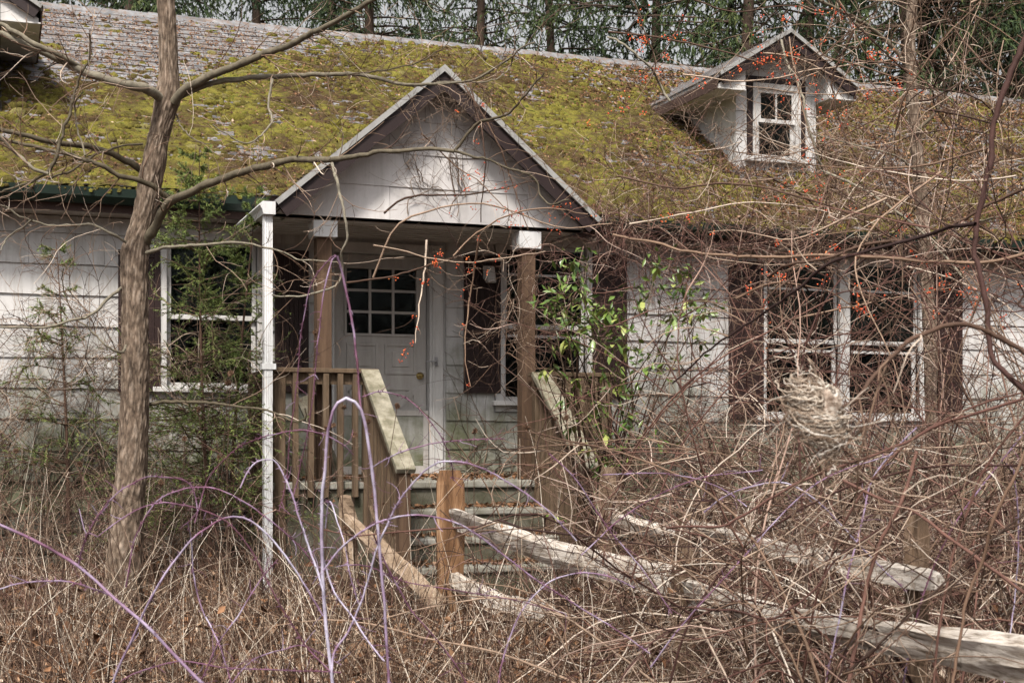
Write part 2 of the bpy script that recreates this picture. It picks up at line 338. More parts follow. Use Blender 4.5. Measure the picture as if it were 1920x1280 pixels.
# ------------------------------------------------------------------ the cottage
WALL=12.6; EAVE_Y=12.2; EAVE_Z=CZ+2.08; PITCH=.66; RIDGE_Y=16.1; RIDGE_Z=EAVE_Z+PITCH*(RIDGE_Y-EAVE_Y)
HX0,HX1=-4.0,14.2; FLOOR=.89
def roof_z(y): return EAVE_Z+PITCH*(y-EAVE_Y)
house=thing('cottage','abandoned white shingle-sided cottage with mossy roof, gabled porch and dormers','house',(4.5,WALL,0.2))
def wx(u): return float(WY(u,700,WALL)[0])
def wz(u,v): return float(WY(u,v,WALL)[2])
# openings (x0,x1,z0,z1) in the front wall
WIN=[(wx(312),wx(482),wz(400,722),wz(400,452)),(wx(944),wx(1098),wz(1020,748),wz(1020,462)),(wx(1434),wx(1572),wz(1500,776),wz(1500,486)),(wx(1590),wx(1722),wz(1650,778),wz(1650,492))]
DOOR=(wx(626),wx(803),FLOOR,FLOOR+2.03)
openings=[w for w in WIN]+[(DOOR[0]-.03,DOOR[1]+.03,FLOOR-.4,DOOR[3]+.03)]
def subtract(r,hole):
    x0,x1,z0,z1=r; a,b,c,d=hole
    if a>=x1 or b<=x0 or c>=z1 or d<=z0: return [r]
    o=[]
    if a>x0: o.append((x0,a,z0,z1))
    if b<x1: o.append((b,x1,z0,z1))
    m0,m1=max(x0,a),min(x1,b)
    if c>z0: o.append((m0,m1,z0,c))
    if d<z1: o.append((m0,m1,d,z1))
    return o
def cut(r,holes):
    rs=[r]
    for h in holes: rs=[q for x in rs for q in subtract(x,h)]
    return [q for q in rs if q[1]-q[0]>.012 and q[3]-q[2]>.012]
SB=.62                                    # bottom of the siding
m=MB()
for x0,x1,z0,z1 in cut((HX0,HX1,SB-.02,3.12),openings): m.box(x0,x1,WALL+.012,WALL+.14,z0,z1)
front=m.build('front_wall',MAT['white'],house)
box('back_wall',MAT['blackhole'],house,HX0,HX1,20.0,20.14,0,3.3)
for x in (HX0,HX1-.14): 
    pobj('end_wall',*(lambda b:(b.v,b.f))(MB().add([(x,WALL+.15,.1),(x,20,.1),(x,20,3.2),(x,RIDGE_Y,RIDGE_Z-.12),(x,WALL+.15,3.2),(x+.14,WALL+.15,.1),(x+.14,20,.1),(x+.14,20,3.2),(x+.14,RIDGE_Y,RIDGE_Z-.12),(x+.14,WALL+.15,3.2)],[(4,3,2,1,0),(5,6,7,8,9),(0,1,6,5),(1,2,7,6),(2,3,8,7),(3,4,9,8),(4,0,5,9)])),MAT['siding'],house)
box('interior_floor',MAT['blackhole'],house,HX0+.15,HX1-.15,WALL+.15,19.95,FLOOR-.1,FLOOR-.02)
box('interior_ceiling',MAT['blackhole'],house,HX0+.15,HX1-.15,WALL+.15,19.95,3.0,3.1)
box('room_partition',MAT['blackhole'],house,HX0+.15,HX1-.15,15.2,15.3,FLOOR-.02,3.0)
# siding panels, each slightly tilted with an uneven bottom edge
EXP=.262; r=0; z=SB; 
casing_holes=[(a-.10,b+.10,c-.13,d+.10) for a,b,c,d in WIN]+[(DOOR[0]-.14,DOOR[1]+.17,FLOOR-.4,DOOR[3]+.16)]
casing_holes[2]=(WIN[2][0]-.10,WIN[3][1]+.10,WIN[2][2]-.13,WIN[2][3]+.10); casing_holes.pop(3)
while z<3.10:
    x=HX0+(-.31 if r%2 else 0)
    zt=min(z+EXP,3.12)
    while x<HX1:
        full=(max(x+.0015,-1.0),min(x+.6085,12.2),z,zt)
        x+=.61
        if full[1]-full[0]<.02: continue
        for x0,x1,z0,z1 in cut(full,casing_holes):
            dz=random.uniform(-.006,.004) if z0==z else 0; t=random.uniform(.014,.022); k=random.uniform(-.004,.004)
            v=[(x0,WALL-t,z0+dz+k),(x1,WALL-t,z0+dz-k),(x1,WALL+.011,z0+dz-k),(x0,WALL+.011,z0+dz+k),(x0,WALL-.001,z1+.002),(x1,WALL-.001,z1+.002),(x1,WALL+.011,z1+.002),(x0,WALL+.011,z1+.002)]
            pobj('siding_panel',v,BF,MAT['siding'],front)
    z+=EXP; r+=1
# foundation: rough stones
found=box('foundation',MAT['mortar'],house,HX0,HX1,WALL+.03,WALL+.35,-.2,SB-.025)
for zz in (.10,.27,.44):
    x=-1.2+random.uniform(0,.2)
    while x<12.2:
        w=random.uniform(.22,.5); h=.155
        if not (2.0<x<5.1) :
            j=lambda s=.015: random.uniform(-s,s)
            x0,x1=x+.008,x+w-.008; v=boxv(x0,x1,WALL-.01+j(),WALL+.05,zz+j(.008),zz+h+j(.008))
            v=[(a+j(),b+(j() if b<WALL+.03 else 0),c+j(.01)) for a,b,c in v]
            pobj('foundation_stone',v,BF,MAT['stone'],found,bevel=.02)
        x+=w
# windows
def window(x0,x1,z0,z1,blind=.5,mun=0,left_c=True,right_c=True):
    w=thing_part('window')
    m=MB(); c=.085; y0,y1=WALL-.035,WALL+.05
    if left_c: m.box(x0-c,x0,y0,y1,z0-.02,z1+c)
    if right_c: m.box(x1,x1+c,y0,y1,z0-.02,z1+c)
    m.box(x0,x1,y0,y1,z1,z1+c)
    w=m.build('window_casing',MAT['white'],house,bevel=.003)
    box('sill',MAT['white'],w,x0-.12,x1+.12,WALL-.085,WALL+.05,z0-.065,z0-.021,bevel=.005)
    box('apron',MAT['white'],w,x0-c,x1+c,WALL-.022,WALL+.05,z0-.12,z0-.066)
    zm=z0+(z1-z0)*.47
    for nm,a,b,yy in (('upper_sash',zm-.02,z1,WALL+.02),('lower_sash',z0-.02,zm+.02,WALL+.055)):
        t=.042; m=MB()
        m.box(x0+.004,x0+t,yy,yy+.032,a,b); m.box(x1-t,x1-.004,yy,yy+.032,a,b); m.box(x0+t,x1-t,yy,yy+.032,a,a+t); m.box(x0+t,x1-t,yy,yy+.032,b-t,b)
        s=m.build(nm,MAT['white'],w,bevel=.002)
        box('pane',MAT['glass'],w,x0+t,x1-t,yy+.012,yy+.017,a+t,b-t)
        for k in range(1,mun+1):
            xx=x0+(x1-x0)*k/(mun+1); box('muntin',MAT['white'],w,xx-.011,xx+.011,yy+.002,yy+.011,a+t,b-t)
    if blind: box('blind',MAT['shade'],w,x0+.02,x1-.02,WALL+.10,WALL+.11,z1-(z1-z0)*blind,z1)
    m=MB()
    return w
def thing_part(n): return None
wA=window(*WIN[0],blind=.5); wB=window(*WIN[1],blind=.52); wC=window(*WIN[2],blind=.5,right_c=False); wD=window(*WIN[3],blind=.48,left_c=False)
# storm-sash cross bars on the twin window
for wn_,wi in ((wC,WIN[2]),(wD,WIN[3]),(wB,WIN[1])):
    zz=wi[2]+(wi[3]-wi[2])*.80; box('cross_bar',MAT['white'],wn_,wi[0]+.045,wi[1]-.045,WALL+.004,WALL+.016,zz,zz+.022)
    zz=wi[2]+(wi[3]-wi[2])*.40; box('cross_bar',MAT['white'],wn_,wi[0]+.045,wi[1]-.045,WALL+.004,WALL+.016,zz,zz+.026)
box('mullion',MAT['white'],house,WIN[2][1]+.0,WIN[3][0]-.0,WALL-.03,WALL+.05,WIN[2][2]-.02,WIN[2][3]+.08)
def shutter(u0,u1,v0,v1):
    a,b=wx(u0),wx(u1); z0,z1=wz((u0+u1)/2,v1),wz((u0+u1)/2,v0); y=WALL-.048; t=.05
    m=MB(); m.box(a,a+t,y,y+.03,z0,z1); m.box(b-t,b,y,y+.03,z0,z1)
    zs=[z0,z1-.06]
    for q in zs: m.box(a+t,b-t,y,y+.03,q,q+.06)
    s=m.build('shutter',MAT['shutter'],house,bevel=.003)
    nb=5; wd=(b-a-2*t)/nb
    for k in range(nb): box('plank',MAT['shutter'],s,a+t+k*wd+.002,a+t+(k+1)*wd-.002,y+.010+random.uniform(0,.003),y+.026,z0+.061,z1-.061)
for q in ((221,300,470,735),(514,577,470,735),(868,936,480,737),(1108,1172,478,745),(1364,1428,490,785),(1738,1800,500,790)): shutter(*q)
# door: nine lights over crossbuck panels
a,b,c,d=DOOR; yd=WALL+.06; dw=b-a
lz0,lz1=c+1.31,c+1.90; lx0,lx1=a+.13,b-.10
m=MB()
for x0,x1,z0,z1 in cut((a+.004,b-.004,c+.012,d-.004),[(lx0,lx1,lz0,lz1)]): m.box(x0,x1,yd,yd+.045,z0,z1)
door=m.build('door',MAT['door'],house)
nx=3; pw=(lx1-lx0)/3; ph=(lz1-lz0)/3
for i in range(3):
    for j in range(3): box('pane',MAT['glass'],door,lx0+i*pw+.010,lx0+(i+1)*pw-.010,yd+.015,yd+.02,lz0+j*ph+.010,lz0+(j+1)*ph-.010)
for k in (1,2):
    box('muntin',MAT['door'],door,lx0+k*pw-.012,lx0+k*pw+.012,yd-.004,yd+.03,lz0,lz1)
    box('muntin',MAT['door'],door,lx0,lx1,yd-.003,yd+.029,lz0+k*ph-.012,lz0+k*ph+.012)
for x0,x1,z0,z1 in ((lx0-.022,lx0,lz0-.022,lz1+.022),(lx1,lx1+.022,lz0-.022,lz1+.022),(lx0,lx1,lz0-.022,lz0),(lx0,lx1,lz1,lz1+.022)): box('light_frame',MAT['door'],door,x0,x1,yd-.012,yd+.001,z0,z1)
for x0,x1 in ((a+.13,a+.42),(b-.40,b-.10)):
    z0,z1=c+.94,c+1.22; t=.022
    m=MB(); m.box(x0,x0+t,yd-.012,yd+.001,z0,z1); m.box(x1-t,x1,yd-.012,yd+.001,z0,z1); m.box(x0+t,x1-t,yd-.012,yd+.001,z0,z0+t); m.box(x0+t,x1-t,yd-.012,yd+.001,z1-t,z1)
    m.box(x0+.07,x1-.07,yd-.010,yd+.001,z0+.07,z1-.07); m.build('panel',MAT['door'],door,bevel=.003)
z0,z1=c+.16,c+.82; x0,x1=a+.13,b-.10; m=MB(); t=.024
m.box(x0,x0+t,yd-.012,yd+.001,z0,z1); m.box(x1-t,x1,yd-.012,yd+.001,z0,z1); m.box(x0+t,x1-t,yd-.012,yd+.001,z0,z0+t); m.box(x0+t,x1-t,yd-.012,yd+.001,z1-t,z1)
m.beam((x0+t,yd-.005,z0+t),(x1-t,yd-.005,z1-t),.010,.05,(0,1,0)) if False else None
for p,q,o in (((x0+t,z0+t),(x1-t,z1-t),0),((x0+t,z1-t),(x1-t,z0+t),.002)):
    L=math.hypot(q[0]-p[0],q[1]-p[1]); nx_,nz_=-(q[1]-p[1])/L*.03,(q[0]-p[0])/L*.03
    m.prism([(p[0]-nx_,p[1]-nz_),(q[0]-nx_,q[1]-nz_),(q[0]+nx_,q[1]+nz_),(p[0]+nx_,p[1]+nz_)],yd-.010-o,yd+.001)
m.build('crossbuck',MAT['door'],door)
kn=MB(); zk=c+.93; xk=b-.065; kn.cyl((xk,yd-.02,zk),(xk,yd+.002,zk),.012); 
for i in range(6):
    t0,t1=math.pi*i/6,math.pi*(i+1)/6; kn.cyl((xk,yd-.045-.028*math.cos(t0),zk),(xk,yd-.045-.028*math.cos(t1),zk),max(.028*math.sin(t0),.002),max(.028*math.sin(t1),.002),14)
kn.cyl((xk,yd-.003,zk),(xk,yd+.001,zk),.034); kn.build('knob',MAT['brass'],door,smooth=True)
m=MB(); m.box(a-.115,a-.004,WALL-.03,WALL+.12,FLOOR-.01,d+.10); m.box(b+.004,b+.135,WALL-.03,WALL+.12,FLOOR-.01,d+.10); m.box(a-.003,b+.003,WALL-.03,WALL+.12,d+.002,d+.10)
m.box(a-.02,a-.005,WALL-.045,WALL-.031,FLOOR,d+.06); m.box(b+.03,b+.05,WALL-.045,WALL-.031,FLOOR,d+.06)
dc=m.build('door_casing',MAT['white'],house,bevel=.004)
box('threshold',MAT['wood'],house,a-.1,b+.12,WALL-.10,WALL+.10,FLOOR+.001,FLOOR+.03)
# storm-door leftovers: bottom panel, rail and latch
m=MB(); y=WALL-.012; sd_b=c+.56
m.box(a+.005,a+.05,y,y+.025,c+.03,sd_b+.05); m.box(b-.05,b-.004,y,y+.025,c+.03,sd_b+.05); m.box(a+.05,b-.05,y,y+.025,sd_b,sd_b+.05); m.box(a+.05,b-.05,y,y+.025,c+.03,c+.10)
st=m.build('storm_door_frame',MAT['door'],house)
box('kick_panel',MAT['siding'],st,a+.05,b-.05,y+.008,y+.014,c+.10,sd_b)
m=MB(); m.box(b+.045,b+.075,WALL-.055,WALL-.03,c+1.02,c+1.10); m.cyl((b+.06,WALL-.055,c+1.06),(b+.06,WALL-.09,c+1.06),.009); m.cyl((b+.06,WALL-.085,c+1.06),(b-.045,WALL-.085,c+1.055),.007); m.build('storm_door_latch',MAT['steel'],dc)
# wall light beside the door
lx,lz=wx(912),wz(912,520); m=MB(); m.box(lx-.05,lx+.05,WALL-.06,WALL-.046,lz-.02,lz+.1); m.cyl((lx,WALL-.06,lz+.05),(lx,WALL-.13,lz+.08),.012); m.cyl((lx,WALL-.13,lz-.06),(lx,WALL-.13,lz+.08),.05,.035,12); m.build('porch_light',MAT['white_metal'],house,smooth=False)

# main roof
def slab_roof():
    t=.06
    v=[(HX0-.3,EAVE_Y,EAVE_Z),(HX1+.3,EAVE_Y,EAVE_Z),(HX1+.3,RIDGE_Y,RIDGE_Z),(HX0-.3,RIDGE_Y,RIDGE_Z),(HX1+.3,20.5,roof_z(RIDGE_Y-(20.5-RIDGE_Y))),(HX0-.3,20.5,roof_z(RIDGE_Y-(20.5-RIDGE_Y)))]
    lo=[(x,y,z-t) for x,y,z in v]
    return pobj('roof',v+lo,[(0,1,2,3),(3,2,4,5),(7,6,9,8),(8,9,11,10),(0,6,7,1),(4,10,11,5),(1,7,8,2),(2,8,10,4),(0,3,9,6),(3,5,11,9)],MAT['trim_dark'],house)
roof=slab_roof()
DORM=[(7.88,),( -.45,)]; DFY=13.1; DW=13.38; DE=5.02; DA=5.55; DHW=.845
PXC,PHW,PY0,PEZ,PAZ=3.46,1.39,11.15,CZ+1.855,CZ+3.042
PBACK=EAVE_Y+(PAZ-EAVE_Z)/PITCH
def covered(x,y):
    """is this spot of the main roof under the porch roof or a dormer?"""
    x=np.asarray(x);y=np.asarray(y); z=roof_z(y)
    k=(PAZ-z)/(PAZ-PEZ)*PHW; c=(np.abs(x-PXC)<k-.02)&(z<PAZ)
    for (cx,) in DORM:
        c|=(np.abs(x-cx)<.49)&(y>DW)&(z<5.3)
        kk=(DA-z)/(DA-DE)*DHW; c|=(np.abs(x-cx)<kk)&(z>DE)&(z<DA)
    return c
def smooth(a,b,x): t=np.clip((x-a)/(b-a),0,1); return t*t*(3-2*t)
def vnoise(x,y,s,o=0):
    return np.array([mnoise.fractal(Vector((float(a)*s+o,float(b)*s,o)),1.0,2.0,3) for a,b in zip(np.ravel(x),np.ravel(y))]).reshape(np.shape(x))
def moss_density(x,y):
    t=(y-EAVE_Y)/(RIDGE_Y-EAVE_Y)
    edge=.56+.46*smooth(.8,4.6,x)               # bare band under the ridge narrows to the right
    d=1-smooth(edge-.22,edge+.14,t)
    d=d*(1-.42*smooth(5.8,7.6,x)*smooth(.10,.26,t))
    return np.clip(d+.15,0,1)
sh_me=pobj_mesh=None
def shingles():
    expo=.142; sl=math.hypot(RIDGE_Y-EAVE_Y,RIDGE_Z-EAVE_Z); n=int(sl/expo); ang=math.atan(PITCH)
    ca,sa=math.cos(ang),math.sin(ang); tab=.30; places=[]
    for i in range(n+1):
        s0=i*expo-.02; x=HX0-.3-(.15 if i%2 else 0)+(.06 if i%3==0 else 0)
        while x<HX1+.3:
            places.append((x+tab/2,s0)); x+=tab
    V=[(-.1475,0,.006),(.1475,0,.006),(.1475,.19,-.003),(-.1475,.19,-.003),(-.1475,0,.014),(.1475,0,.014),(.1475,.19,.002),(-.1475,.19,.002)]
    me=bpy.data.meshes.new('shingle'); me.from_pydata(V,[],BF); me.materials.append(MAT['shingle'])
    px=np.array([p[0] for p in places]); ps=np.array([p[1] for p in places]); py=EAVE_Y+ps*ca; pz=EAVE_Z+ps*sa
    fwd=px*S+py*C; uu=960+F*(px*C-py*S)/fwd; vv=820-(pz-CZ)/fwd*F
    vis=(uu>-10)&(uu<1930)&(vv>0)&~covered(px,py+.05)
    score=np.where(vis,(1-moss_density(px,py))+.2*rng.random(len(px))-.05*np.maximum(0,px-7)-3*(px>12),-9)
    order=np.argsort(-score); chosen=set(order[:300].tolist()); A=Acc()
    Vn=np.array(V); 
    R=Matrix.Rotation(ang,4,'X')
    for k,(x,s0) in enumerate(places):
        if covered(px[k],py[k]+.08) and covered(px[k],py[k]+.2): continue
        rot=random.gauss(0,.008); lift=random.uniform(0,.004)
        M=Matrix.Translation((x,py[k]-sa*lift,pz[k]+ca*lift))@R@Matrix.Rotation(rot,4,'Z')
        if k in chosen:
            o=bpy.data.objects.new('shingle',me); o.matrix_basis=M; col.objects.link(o); o.parent=roof
        else:
            Mn=np.array(M); A.raw(Vn@Mn[:3,:3].T+Mn[:3,3],np.array(BF),random.random())
    A.build('shingles',MAT['shingle'],roof,kind='stuff',smooth=False)
    x=HX0-.3                                  # ridge caps
    while x<HX1+.3:
        j=random.uniform(0,.006)
        pobj('ridge_cap',[(x,RIDGE_Y-.15,RIDGE_Z-.15*PITCH+.018+j),(x+.33,RIDGE_Y-.15,RIDGE_Z-.15*PITCH+.012),(x+.33,RIDGE_Y,RIDGE_Z+.022),(x,RIDGE_Y,RIDGE_Z+.030+j),(x+.33,RIDGE_Y+.15,RIDGE_Z-.15*PITCH+.012),(x,RIDGE_Y+.15,RIDGE_Z-.15*PITCH+.018+j),
            (x,RIDGE_Y-.15,RIDGE_Z-.15*PITCH),(x+.33,RIDGE_Y-.15,RIDGE_Z-.15*PITCH)],[(0,1,2,3),(3,2,4,5),(6,7,1,0)],MAT['shingle'],roof); x+=.31
shingles()
# eave: fascia, gutter, soffit (stop either side of the porch roof)
for x0,x1 in ((HX0-.3,PXC-PHW+.12),(PXC+PHW-.12,HX1+.3)):
    box('fascia',MAT['trim_dark'],house,x0,x1,EAVE_Y+.06,EAVE_Y+.09,EAVE_Z-.21,EAVE_Z-.045)
    g=[(x0,EAVE_Y+.055,EAVE_Z-.15),(x0,EAVE_Y-.03,EAVE_Z-.15),(x0,EAVE_Y-.07,EAVE_Z-.10),(x0,EAVE_Y-.08,EAVE_Z-.03),(x0,EAVE_Y-.066,EAVE_Z-.03),(x0,EAVE_Y-.057,EAVE_Z-.095),(x0,EAVE_Y-.022,EAVE_Z-.14),(x0,EAVE_Y+.045,EAVE_Z-.14),(x0,EAVE_Y+.045,EAVE_Z-.062),(x0,EAVE_Y+.055,EAVE_Z-.062)]
    n=len(g); pobj('gutter',g+[(x1,y,z) for _,y,z in g],[tuple(range(n)),tuple(range(2*n-1,n-1,-1))]+[((i+1)%n,i,i+n,(i+1)%n+n) for i in range(n)],MAT['green_gutter'],house)
    box('soffit',MAT['ceiling'],house,x0,x1,EAVE_Y+.091,WALL+.02,EAVE_Z-.20,EAVE_Z-.185)

# gabled porch roof
def clip(poly,a,b):
    """keep the part of poly left of the line a->b"""
    out=[]; n=len(poly)
    sd_=lambda p:(b[0]-a[0])*(p[1]-a[1])-(b[1]-a[1])*(p[0]-a[0])
    for i in range(n):
        p,q=poly[i],poly[(i+1)%n]; s,t=sd_(p),sd_(q)
        if s>=0: out.append(p)
        if (s>=0)!=(t>=0): w=s/(s-t); out.append((p[0]+(q[0]-p[0])*w,p[1]+(q[1]-p[1])*w))
    return out
def slope_poly(sgn,cx,hw,ez,az,y0,name,m,parent,th=.05,inner=0):
    # one slope of a cross-gable that runs back into the main roof
    k=lambda z:(az-z)/(az-ez)*hw
    yz=lambda z:EAVE_Y+(z-EAVE_Z)/PITCH
    pts=[(cx+sgn*hw,y0,ez)]
    if ez<EAVE_Z: pts+=[(cx+sgn*hw,EAVE_Y+.06,ez),(cx+sgn*k(EAVE_Z+.01),EAVE_Y+.06,EAVE_Z+.01)]
    else: pts+=[(cx+sgn*hw,yz(ez),ez)]
    pts+=[(cx,yz(az),az),(cx,y0,az)]
    n=len(pts); v=pts+[(x,y,z-th) for x,y,z in pts]
    f=[tuple(range(n)),tuple(range(2*n-1,n-1,-1))]+[((i+1)%n,i,i+n,(i+1)%n+n) for i in range(n)]
    if sgn<0: f=[tuple(reversed(q)) for q in f]
    return pobj(name,v,f,m,parent)
for sg in (-1,1): slope_poly(sg,PXC,PHW,PEZ,PAZ,PY0,'porch_roof',MAT['shingle'],house)
def rake(cx,hw,ez,az,y0,parent,big=1.0,end=.0):
    for sg in (-1,1):
        L=math.hypot(hw,az-ez); tx,tz=sg*hw/L,-(az-ez)/L; nx_,nz_=-abs(tz)*sg,-abs(tx)   # down into the gable
        def strip(o0,o1,ya,yb,nm,mt,back=0.0):
            A_=(cx+nx_*0,az); 
            p0=(cx,az-o0/abs(tx)); p1=(cx,az-o1/abs(tx))
            e=L+end-back; q0=(cx+tx*e+nx_*o0,az+tz*e+nz_*o0); q1=(cx+tx*e+nx_*o1,az+tz*e+nz_*o1)
            poly=[p0,p1,q1,q0]
            if sg>0: poly=poly
            else: poly=poly[::-1]
            return MB().prism(poly,ya,yb).build(nm,mt,parent)
        strip(-.005,.038*big,y0-.045,y0+.012,'rake_trim',MAT['drip'])
        strip(.033*big,.150*big,y0-.018,y0+.014,'rake_board',MAT['maroon'])
        strip(.052*big,.066*big,y0+.014,y0+.27,'rake_soffit',MAT['white'],.02)
rake(PXC,PHW,PEZ,PAZ,PY0,house)
GY=11.40; GB=CZ+1.80
def gable_panels(cx,hw,ez,az,gb,y,parent,drop,phase=0.0,ex=.262,wdt=.61,name='siding_panel',holes=(),m=None):
    apex=(cx,az-drop); sl_=(az-ez)/hw
    L_=(cx-hw,ez-drop); R_=(cx+hw,ez-drop)
    z=gb; r=0
    while z<az:
        x=cx-hw-.6+phase+(.305 if r%2 else 0)
        while x<cx+hw+.6:
            for (x0,x1,z0,z1) in cut((x+.0015,x+wdt-.0015,z,z+ex),list(holes)):
                poly=[(x0,z0),(x1,z0),(x1,z1),(x0,z1)]
                poly=clip(poly,apex,L_); 
                if len(poly)>2: poly=clip(poly,R_,apex)
                if len(poly)>2:
                    ar=abs(sum(poly[i][0]*poly[(i+1)%len(poly)][1]-poly[(i+1)%len(poly)][0]*poly[i][1] for i in range(len(poly))))/2
                    if ar>.0008:
                        t=random.uniform(0,.003)
                        n=len(poly); v=[(px_,y-.004-t-.008*(1-(pz_-z)/ex),pz_) for px_,pz_ in poly]+[(px_,y+.008,pz_) for px_,pz_ in poly]
                        pobj(name,v,[tuple(range(n)),tuple(range(2*n-1,n-1,-1))]+[((i+1)%n,i,i+n,(i+1)%n+n) for i in range(n)],m or MAT['gable'],parent)
            x+=wdt
        z+=ex; r+=1
bk=MB().prism([(PXC-PHW+.04,GB+.012),(PXC+PHW-.04,GB+.012),(PXC+PHW-.04,PEZ-.07),(PXC,PAZ-.10),(PXC-PHW+.04,PEZ-.07)],GY+.009,GY+.06).build('porch_gable',MAT['white'],house)
gable_panels(PXC,PHW-.03,PEZ,PAZ,GB,GY,bk,.075,phase=.35,wdt=1.22,ex=.275)
box('porch_beam',MAT['ceiling'],house,PXC-PHW+.14,PXC+PHW-.12,GY+.061,GY+.2,GB-.03,GB+.06)
box('porch_ceiling',MAT['ceiling'],house,PXC-PHW+.05,PXC+PHW-.05,GY+.2,WALL-.02,GB+.005,GB+.03)
for k in range(1,8):
    yy=GY+.2+k*.13; box('ceiling_batten',MAT['ceiling'],house,PXC-PHW+.05,PXC+PHW-.05,yy-.004,yy+.004,GB-.001,GB+.004)
for u0,u1,v0,v1 in ((589,631,402,444),(970,1018,422,466)):
    p=WY((u0+u1)/2,v1,11.42); q=WY((u0+u1)/2,v0,11.42); x=p[0]
    post=MB().box(x-.062,x+.062,11.45,11.575,FLOOR-.3,p[2]+.01).build('porch_post',MAT['wood_red'],house,bevel=.006)
    box('post_cap',MAT['white_metal'],post,x-.10,x+.10,11.41,11.61,p[2],GB-.031,bevel=.004)
# left-hand porch gutter and the downspout
gx=PXC-PHW; m=MB(); sec=[(0,0),(-.10,0),(-.125,-.03),(-.105,-.06),(-.095,-.10),(0,-.10)]
n=len(sec); v=[(gx+a-.002,PY0-.06,PEZ+b-.01) for a,b in sec]+[(gx+a-.002,EAVE_Y+.2,PEZ+b-.01) for a,b in sec]
pobj('porch_gutter',v,[tuple(range(n)),tuple(range(2*n-1,n-1,-1))]+[((i+1)%n,i,i+n,(i+1)%n+n) for i in range(n)],MAT['white_metal'],house)
dx=gx-.052; m=MB(); y0,y1=PY0-.02,PY0+.055
prof=[]
for i in range(9): prof.append((dx-.034+.068*i/8,y0+(.004 if i%2 else 0)))
prof+=[(dx+.034,y1),(dx-.034,y1)]
n=len(prof); v=[(x,y,.12) for x,y in prof]+[(x,y,PEZ-.11) for x,y in prof]
dsp=pobj('downspout',v,[tuple(range(n-1,-1,-1)),tuple(range(n,2*n))]+[(i,(i+1)%n,(i+1)%n+n,i+n) for i in range(n)],MAT['white_metal'],house)
box('spout_bracket',MAT['white_metal'],dsp,dx-.05,dx+.06,y0-.008,y1+.01,1.785,1.83)
MB().beam((dx,y0+.035,.14),(dx-.05,y0-.22,.07),.066,.072).build('spout_elbow',MAT['white_metal'],dsp)

